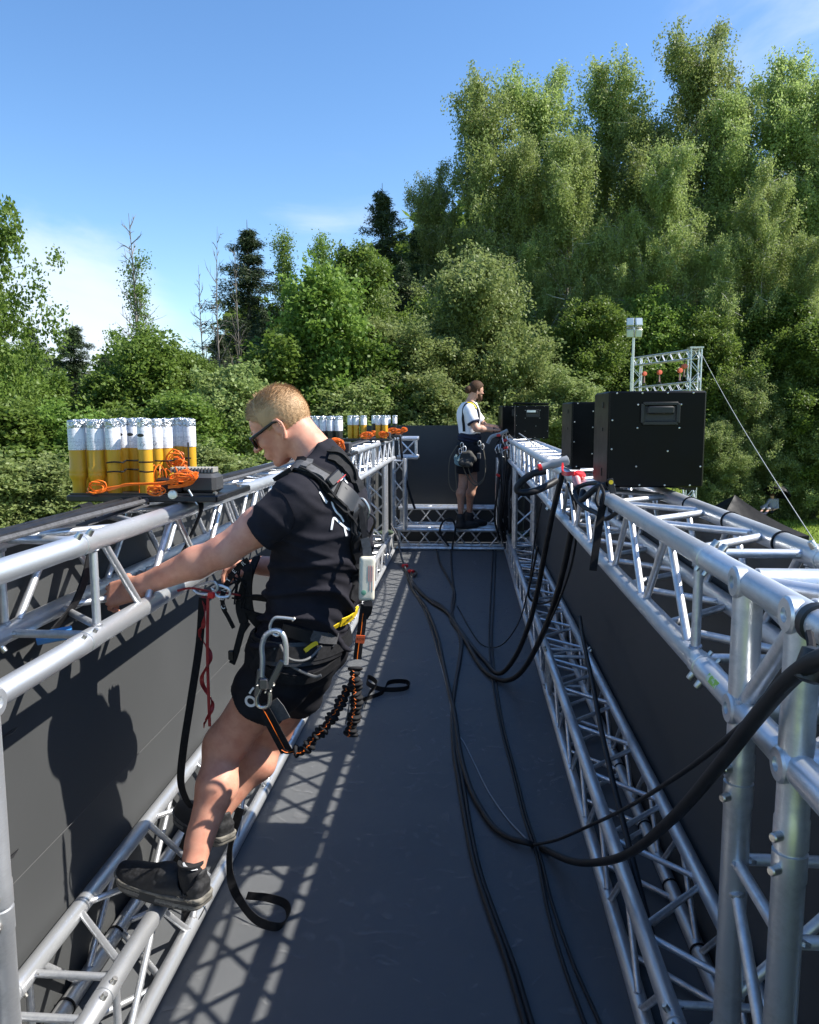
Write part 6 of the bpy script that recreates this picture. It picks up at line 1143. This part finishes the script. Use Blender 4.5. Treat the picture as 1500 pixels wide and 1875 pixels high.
def make_tree(kind, seed, H=10., near=False, vi=0):
    g_ = np.random.default_rng(seed); b = MB(); P = []; lean = g_.normal(0, .012, 2)
    if kind in ('birch', 'broad', 'bush', 'thin', 'dead', 'open'):
        tr = [Vector((lean[0] * z * z / H + .06 * math.sin(z * 1.1 + seed), lean[1] * z * z / H + .06 * math.cos(z * .9), z)) for z in np.linspace(0, H * .97, 16)]
        r0 = {'birch': .010, 'broad': .018, 'bush': .014, 'thin': .010, 'dead': .009, 'open': .016}[kind] * H; b.path(tr, [r0 * (1 - .93 * i / 15) for i in range(16)], 8); T = lambda t: tr[int(t * 15)].lerp(tr[min(15, int(t * 15) + 1)], t * 15 - int(t * 15))
    if kind == 'birch':
        def drape(st, ln, sw):           # hanging twigs with small leaves
            n = int(7 + ln / H * 290); u = np.linspace(0, 1, n)[:, None]; P.append(np.array(tuple(st)) + u * sw + np.c_[np.zeros(n), np.zeros(n), -ln * u[:, 0] ** 1.1] + g_.normal(0, .0048 * H, (n, 3)))
        for k_ in range(40):
            t = .16 + .82 * (k_ / 40) ** .85; az = k_ * 2.4 + g_.uniform(-.7, .7); L = H * (.34 * (1.03 - t) ** .75 + .045) * g_.uniform(.55, 1.25); el = 1.08 + .22 * t + g_.normal(0, .14)
            d = Vector((math.cos(az) * math.cos(el), math.sin(az) * math.cos(el), math.sin(el))); pts = limb_b(b, T(min(.96, t)), d, L, .0034 * H * (1.1 - t) + .008, g_, 9, -.055, .10)
            for j in range(3, 10):
                for s_ in range(3 if j < 9 else 5):
                    a2 = az + g_.normal(0, 1.1); e2 = g_.uniform(-.1, .9); d2 = Vector((math.cos(a2) * math.cos(e2), math.sin(a2) * math.cos(e2), math.sin(e2))); L2 = H * .052 * g_.uniform(.35, 1.6) * (1.15 - .35 * t); q2 = limb_b(b, pts[j], d2, L2, .0011 * H, g_, 3, -.12, .15, 3) if s_ < 2 else [pts[j] + d2 * L2 * q for q in (0, .33, .66, 1)]
                    for q in (1, 2, 3):
                        for r_ in range(2): drape(q2[q] + Vector(g_.normal(0, .006 * H, 3).tolist()), H * g_.uniform(.008, .05), g_.normal(0, .004 * H, 3))
        V = leaves_at(np.concatenate(P), .0074 * H, g_, .55, .3, .45); lm, bm = LF_B, BK_B
    elif kind in ('broad', 'bush', 'open'):
        nb = {'broad': 70, 'bush': 58, 'open': 44}[kind]; t0 = {'broad': .22, 'bush': .06, 'open': .3}[kind]; W_ = {'broad': .30, 'bush': .36, 'open': .34}[kind]
        for k_ in range(nb):
            t = t0 + (.96 - t0) * (k_ / nb); az = k_ * 2.4 + g_.uniform(-.6, .6); q = (t - t0) / (1 - t0); prof = math.sqrt(max(.03, 1 - (2 * q - .75) ** 2 * .55 if q > .375 else .55 + q)); L = H * W_ * prof * (1.08 - .55 * q) * g_.uniform(.65, 1.2); el = .25 + .75 * q + g_.normal(0, .15)
            d = Vector((math.cos(az) * math.cos(el), math.sin(az) * math.cos(el), math.sin(el))); pts = limb_b(b, T(min(.95, t)), d, L, .004 * H * (1.1 - t), g_, 6, .02, .16)
            for j in range(2, 7):
                for s_ in range(3 if kind != 'open' else 2):
                    c = np.array(tuple(pts[j])) + g_.normal(0, .040 * H, 3); rr_ = H * g_.uniform(.018, .050); n = int((36 if near else 76) * (.6 + rr_ / H / .04)); v = g_.normal(size=(n, 3)); v /= np.linalg.norm(v, axis=1)[:, None]; v *= g_.uniform(.35, 1, n)[:, None] ** .5 * rr_; v[:, 2] *= .85; v += g_.normal(0, .008 * H, v.shape); P.append(c + v)
        V = leaves_at(np.concatenate(P), {'broad': .0135, 'bush': .0135, 'open': .0135}[kind] * H * (1.5 if near else 1), g_, .66, 1.3); lm, bm = (LF_P if kind == 'bush' else LF_D), BK_D
    elif kind in ('thin', 'dead'):
        for k_ in range(46 if kind == 'thin' else 34):
            t = .25 + .72 * k_ / 46 if kind == 'thin' else .2 + .77 * k_ / 34; az = k_ * 2.4 + g_.uniform(-.6, .6); L = H * .16 * (1.15 - t) * g_.uniform(.5, 1.5); el = .75 + g_.normal(0, .2); d = Vector((math.cos(az) * math.cos(el), math.sin(az) * math.cos(el), math.sin(el))); pts = limb_b(b, T(t), d, L, .0024 * H, g_, 5, .05, .14, 4)
            for j in (2, 3, 4): limb_b(b, pts[j], d + Vector(g_.normal(0, .5, 3).tolist()), L * .6, .0013 * H, g_, 4, .05, .2, 3)
            if (kind == 'thin' and (vi != 2 or (t < .85 and g_.random() < .5))) or (kind == 'dead' and t < .4 and g_.random() < .15):
                for j in range(2, 6):
                    for s_ in range(2): P.append(np.array(tuple(pts[j])) + g_.normal(0, .017 * H, (int(90 if t < .7 else 40), 3)))
        if not P: P.append(np.array(tuple(tr[12]))[None] + g_.normal(0, .02 * H, (30, 3)))
        V = leaves_at(np.concatenate(P), .0085 * H, g_, .6, .8); lm, bm = LF_D, BK_X
    elif kind == 'spruce':
        tr = [Vector((0, 0, z)) for z in np.linspace(0, H, 8)]; b.path(tr, [.013 * H * (1 - i / 7.3) for i in range(8)], 7); z = .06 * H
        while z < H * .985:
            t = z / H; nbr = int(3.5 + 2 * (1 - t)); Lm = H * (.39 * (1 - t) ** .97 if t > .5 else .20 + .06 * (.5 - t)) + .004 * H
            for k_ in range(nbr):
                if g_.random() < .07: continue
                az = 2 * math.pi * k_ / nbr + z * 3.1 + g_.normal(0, .3); zb_ = min(.985 * H, z + g_.uniform(-.024, .024) * H); L = Lm * g_.uniform(.5, 1.2); n = 9; pts = []
                for j in range(n + 1): u = j / n; pts.append(Vector((math.cos(az) * L * u, math.sin(az) * L * u, zb_ + L * (.10 - .55 * u + .42 * u * u) * (1.15 - t * .9))))
                b.path(pts, [.0016 * H * (1 - .8 * j / n) for j in range(n + 1)], 4)
                for j in range(1, n + 1):
                    u = j / n; m_ = int(46 * (1.1 - .4 * u)); w_ = L * .26 * (1.15 - u) + .006 * H; side = g_.uniform(-1, 1, m_); pp = np.array(tuple(pts[j]))[None] + np.c_[-math.sin(az) * side * w_, math.cos(az) * side * w_, -np.abs(side) * w_ * .35 - g_.uniform(0, .016 * H, m_)] + g_.normal(0, .004 * H, (m_, 3)) + (np.array(tuple(pts[j - 1])) - np.array(tuple(pts[j])))[None] * g_.uniform(0, 1, m_)[:, None]; P.append(pp)
            z += H * .022 * (1.3 - .5 * t)
        V = leaves_at(np.concatenate(P), .0125 * H, g_, .20, .4, .35); lm, bm = LF_S, BK_D
    tk = b.build('trunk', bm); C.objects.unlink(tk); cr_ = bpy.data.objects.new('crown', tri_mesh('crown', V, lm, 4))
    return tk.data, cr_.data, H
VAR = {}
def variant(kind, i):
    if kind not in ('broad', 'bush'): i = i % 10
    if (kind, i) not in VAR: VAR[(kind, i)] = make_tree(kind, 100 * len(kind) + 17 * i + ord(kind[0]), 10., i >= 10, i)
    return VAR[(kind, i)]
KN = {'birch': ('birch_tree', 'tree'), 'broad': ('broadleaf_tree', 'tree'), 'bush': ('leafy_bush', 'bush'), 'open': ('broadleaf_tree', 'tree'), 'thin': ('sparse_tree', 'tree'), 'dead': ('bare_tree', 'tree'), 'spruce': ('spruce_tree', 'tree')}
def tree(kind, i, px, top, Y, label, group=None, wide=1., rz=None):
    tk, cr_, H = variant(kind, i); p = at(px, top, Y); base = Vector((p.x, Y, GZ - .1)); s = (p.z - base.z) / H; t = thing(KN[kind][0], base, label, KN[kind][1], group); t.scale = (s * wide, s * wide, s); t.rotation_euler.z = rnd.uniform(0, 6.28) if rz is None else rz
    for nm, me in (('trunk', tk), ('crown', cr_)): o = bpy.data.objects.new(nm, me); C.objects.link(o); o.parent = t
    return t
GB = 'tall birches of the wood on the right'
BL = [(795, 315, 47, 0, .8, 'shorter birch at the left edge of the tall birch wood'), (880, 130, 46, 1, 1., 'tall birch with a narrow crown, first of the tall ones from the left'), (945, 247, 44, 2, .9, 'lower birch in front of the gap between the first two tall ones'), (1000, 117, 48, 0, 1.05, 'tall birch second from the left, its top above the man in white'), (1105, 100, 49, 1, 1.05, 'tall birch with twin tops in the middle of the wood'), (1050, 235, 43, 2, .95, 'mid-height birch in front of the twin-topped one'), (1185, 202, 46, 2, 1., 'birch left of the tallest one'), (1295, 40, 47, 0, .95, 'tallest birch, its top nearly at the upper edge'), (1240, 245, 42, 1, .9, 'birch with hanging branches in front of the tallest one'), (1350, 162, 45, 2, 1., 'birch just right of the tallest one'), (1430, 90, 46, 1, 1.0, 'tall birch near the right edge'), (1400, 315, 41, 0, .9, 'lower birch in front near the right edge'), (1500, 137, 45, 2, 1., 'birch cut by the right edge'), (1570, 192, 44, 0, 1., 'outermost birch beyond the right edge'), (1140, 395, 42, 0, .9, 'low birch above the lamp mast'), (870, 415, 45, 2, .9, 'low birch behind the man in white'), (1320, 435, 40, 1, .9, 'low birch above the nearest cabinet'), (1480, 435, 40, 2, .9, 'low birch at the right edge'), (985, 435, 43, 1, .9, 'low birch over the third cabinet')]
for (px, top, Y, v_, w_, lb) in BL: tree('birch', v_, px, top + (26 if top < 260 else 8), Y, lb, GB, w_ * .82)
rnd.seed(5)
for (k_, px, top, Y, v_, w_, lb) in [
    ('bush', 868, 490, 34, 0, 1.0, 'pale green bushy tree behind the man in white'), ('bush', 745, 600, 32, 1, 1.2, 'pale bush over the far left corner of the box'), ('broad', 600, 520, 31, 10, 1.0, 'rounded bright maple right of the blond man\'s head'), ('broad', 655, 480, 38, 1, .9, 'darker broadleaf tree behind the maple'),
    ('bush', 950, 640, 35, 2, 1.1, 'low bush right of the man in white'), ('broad', 1090, 575, 38, 1, 1.1, 'broad dark tree behind the second cabinet'), ('bush', 1040, 700, 33, 0, 1.4, 'low bright bush over the far cabinets'), ('broad', 800, 560, 41, 2, 1., 'shaded tree between pale bush and birches'),
    ('broad', 1200, 560, 40, 0, 1.1, 'shaded tree behind the lamp mast'), ('broad', 1300, 590, 39, 2, 1.1, 'shaded tree behind the truss gate'), ('broad', 1420, 560, 40, 1, 1.1, 'shaded tree above the seated person'), ('broad', 1510, 600, 38, 0, 1.1, 'shaded tree at the right edge'),
    ('bush', 1365, 690, 37, 1, .9, 'slender pale sapling right of the nearest cabinet'), ('bush', 1440, 705, 38, 2, 1., 'pale leafy sapling beside the guy line'), ('bush', 1310, 780, 36, 0, 1.2, 'low bush behind the canopy tent'), ('bush', 1395, 800, 39, 2, 1.4, 'low bush just behind the seated person'), ('bush', 1480, 790, 38, 1, 1.3, 'low bush at the right edge above the lawn'), ('bush', 1540, 720, 37, 0, 1.2, 'bush beyond the right edge'),
    ('spruce', 700, 335, 46, 0, 1.2, 'tall dark spruce left of the birch wood'), ('spruce', 765, 400, 47, 1, 1., 'dark spruce close to the first birch'), ('spruce', 735, 470, 42, 0, 1.1, 'shorter dark spruce in front of the tall one'), ('spruce', 452, 402, 42, 1, 1.35, 'spire-topped spruce above the blond man'), ('spruce', 480, 560, 38, 0, 1.1, 'low dark spruce behind the blond man'), ('spruce', 400, 600, 39, 1, 1.1, 'low dark spruce left of the blond man\'s head'), ('spruce', 630, 440, 46, 0, .9, 'spruce behind the maple'),
    ('spruce', 132, 588, 36, 0, 1.6, 'dark spruce standing alone above the nearest firework rack'), ('spruce', 52, 588, 46, 1, 1.4, 'hazier spruce near the left edge'), ('spruce', 10, 620, 44, 0, .9, 'spruce at the left edge'), ('spruce', 190, 640, 48, 1, .9, 'small far spruce beside the lone one'),
    ('thin', 520, 402, 42, 0, .8, 'slim loose-leaved tree, left one of two'), ('thin', 585, 408, 42, 1, .8, 'slim loose-leaved tree, right one of two'), ('thin', 240, 372, 34, 2, .9, 'tall half-bare tree above the nearest firework rack'), ('dead', 392, 396, 38, 0, .6, 'tall bare trunk left of the spire-topped spruce'), ('dead', 430, 420, 39, 1, .5, 'thin bare trunk close to the spire-topped spruce'), ('dead', 372, 470, 38, 2, .7, 'shorter bare trunk leaning left'),
    ('open', -70, 352, 24, 1, .72, 'loose-crowned tree reaching in at the upper left edge'), ('broad', 270, 630, 31, 12, 1.1, 'rounded tree behind the half-bare one'), ('broad', 200, 690, 30, 11, 1.3, 'broad tree above the yellow tubes'), ('broad', 330, 660, 33, 0, 1.1, 'rounded tree right of the nearest firework rack'), ('broad', 60, 700, 29, 12, 1.3, 'rounded tree near the left edge'), ('broad', -30, 640, 33, 0, 1.2, 'tree at the left edge'),
    ('broad', 20, 750, 21, 11, 1.5, 'near leafy tree in the lower left of the wood'), ('broad', 120, 765, 22, 12, 1.4, 'near leafy tree left of the yellow tubes'), ('bush', 95, 850, 19, 11, 1.6, 'near bright bush left of the nearest rack'), ('bush', 0, 850, 18, 12, 1.5, 'near bush at the left edge'), ('broad', 230, 770, 24, 10, 1.4, 'near leafy tree behind the yellow tubes'), ('broad', 350, 740, 25, 11, 1.4, 'near leafy tree between rack and blond man'), ('bush', 430, 690, 27, 10, 1.2, 'bright leafy bush left of the blond man\'s face'),
    ('bush', 400, 830, 21, 12, 1.5, 'low bush between the yellow tubes and the blond man'), ('broad', 520, 640, 30, 12, 1.3, 'dark leafy tree right behind the blond man\'s head'), ('broad', 680, 640, 31, 11, 1.2, 'leafy tree above the second and third racks'), ('bush', 640, 720, 29, 12, 1.4, 'low bush behind the distant yellow tubes'), ('bush', 800, 700, 30, 10, 1.3, 'low bush behind the far wall'), ('broad', 560, 600, 40, 1, 1.1, 'dark tree between the two slim ones'), ('bush', 300, 850, 20, 10, 1.5, 'low bush behind the firing box')]:
    tree(k_, v_, px, top, Y, lb, {'bush': 'leafy bushes at the wood edge', 'broad': 'broadleaf trees of the wood', 'spruce': 'spruces of the wood', 'thin': 'slim loose-leaved trees', 'dead': 'bare trunks', 'open': None}[k_], w_)
# the depth of the wood behind: more trees, growing as one mass one cannot count
_k = 0
fb = thing('w', (0, 0, 0), None, None); bpy.data.objects.remove(fb)
allV = []
for k_ in range(42):
    me = variant('broad', k_ % 3)[1]; n = len(me.vertices); a = np.empty(n * 3, np.float32); me.vertices.foreach_get('co', a); a = a.reshape(-1, 4, 3)[::14]; px = -150 + 1800 * (k_ + .5) / 42; Y = 58 + 6 * (k_ % 3); x = at(px, 755, Y).x; tp = 690 if px < 420 else (600 if px < 760 else 430); z = at(px, tp + 40 * math.sin(k_ * 2.1), Y).z; s = (z - GZ) / 10; th = k_ * 1.7; c_, s_ = math.cos(th), math.sin(th); Rm = np.array([[c_, s_, 0], [-s_, c_, 0], [0, 0, 1]]); wdx = min(1.3, 9 / (3 * s)) if s > 2 else 1.2; b_ = (a @ Rm) * np.array([s * wdx, s * wdx, s]) + np.array([x, Y, GZ]); allV.append(b_)
V = np.concatenate(allV); ctr = V.mean(1, keepdims=True); V = ctr + (V - ctr) * 3.2
o = bpy.data.objects.new('far_wood', tri_mesh('far_wood', V, LF_D, 4)); C.objects.link(o); setp(o, 'dark mass of trees filling the wood behind the front rows', 'wood', kind='stuff')
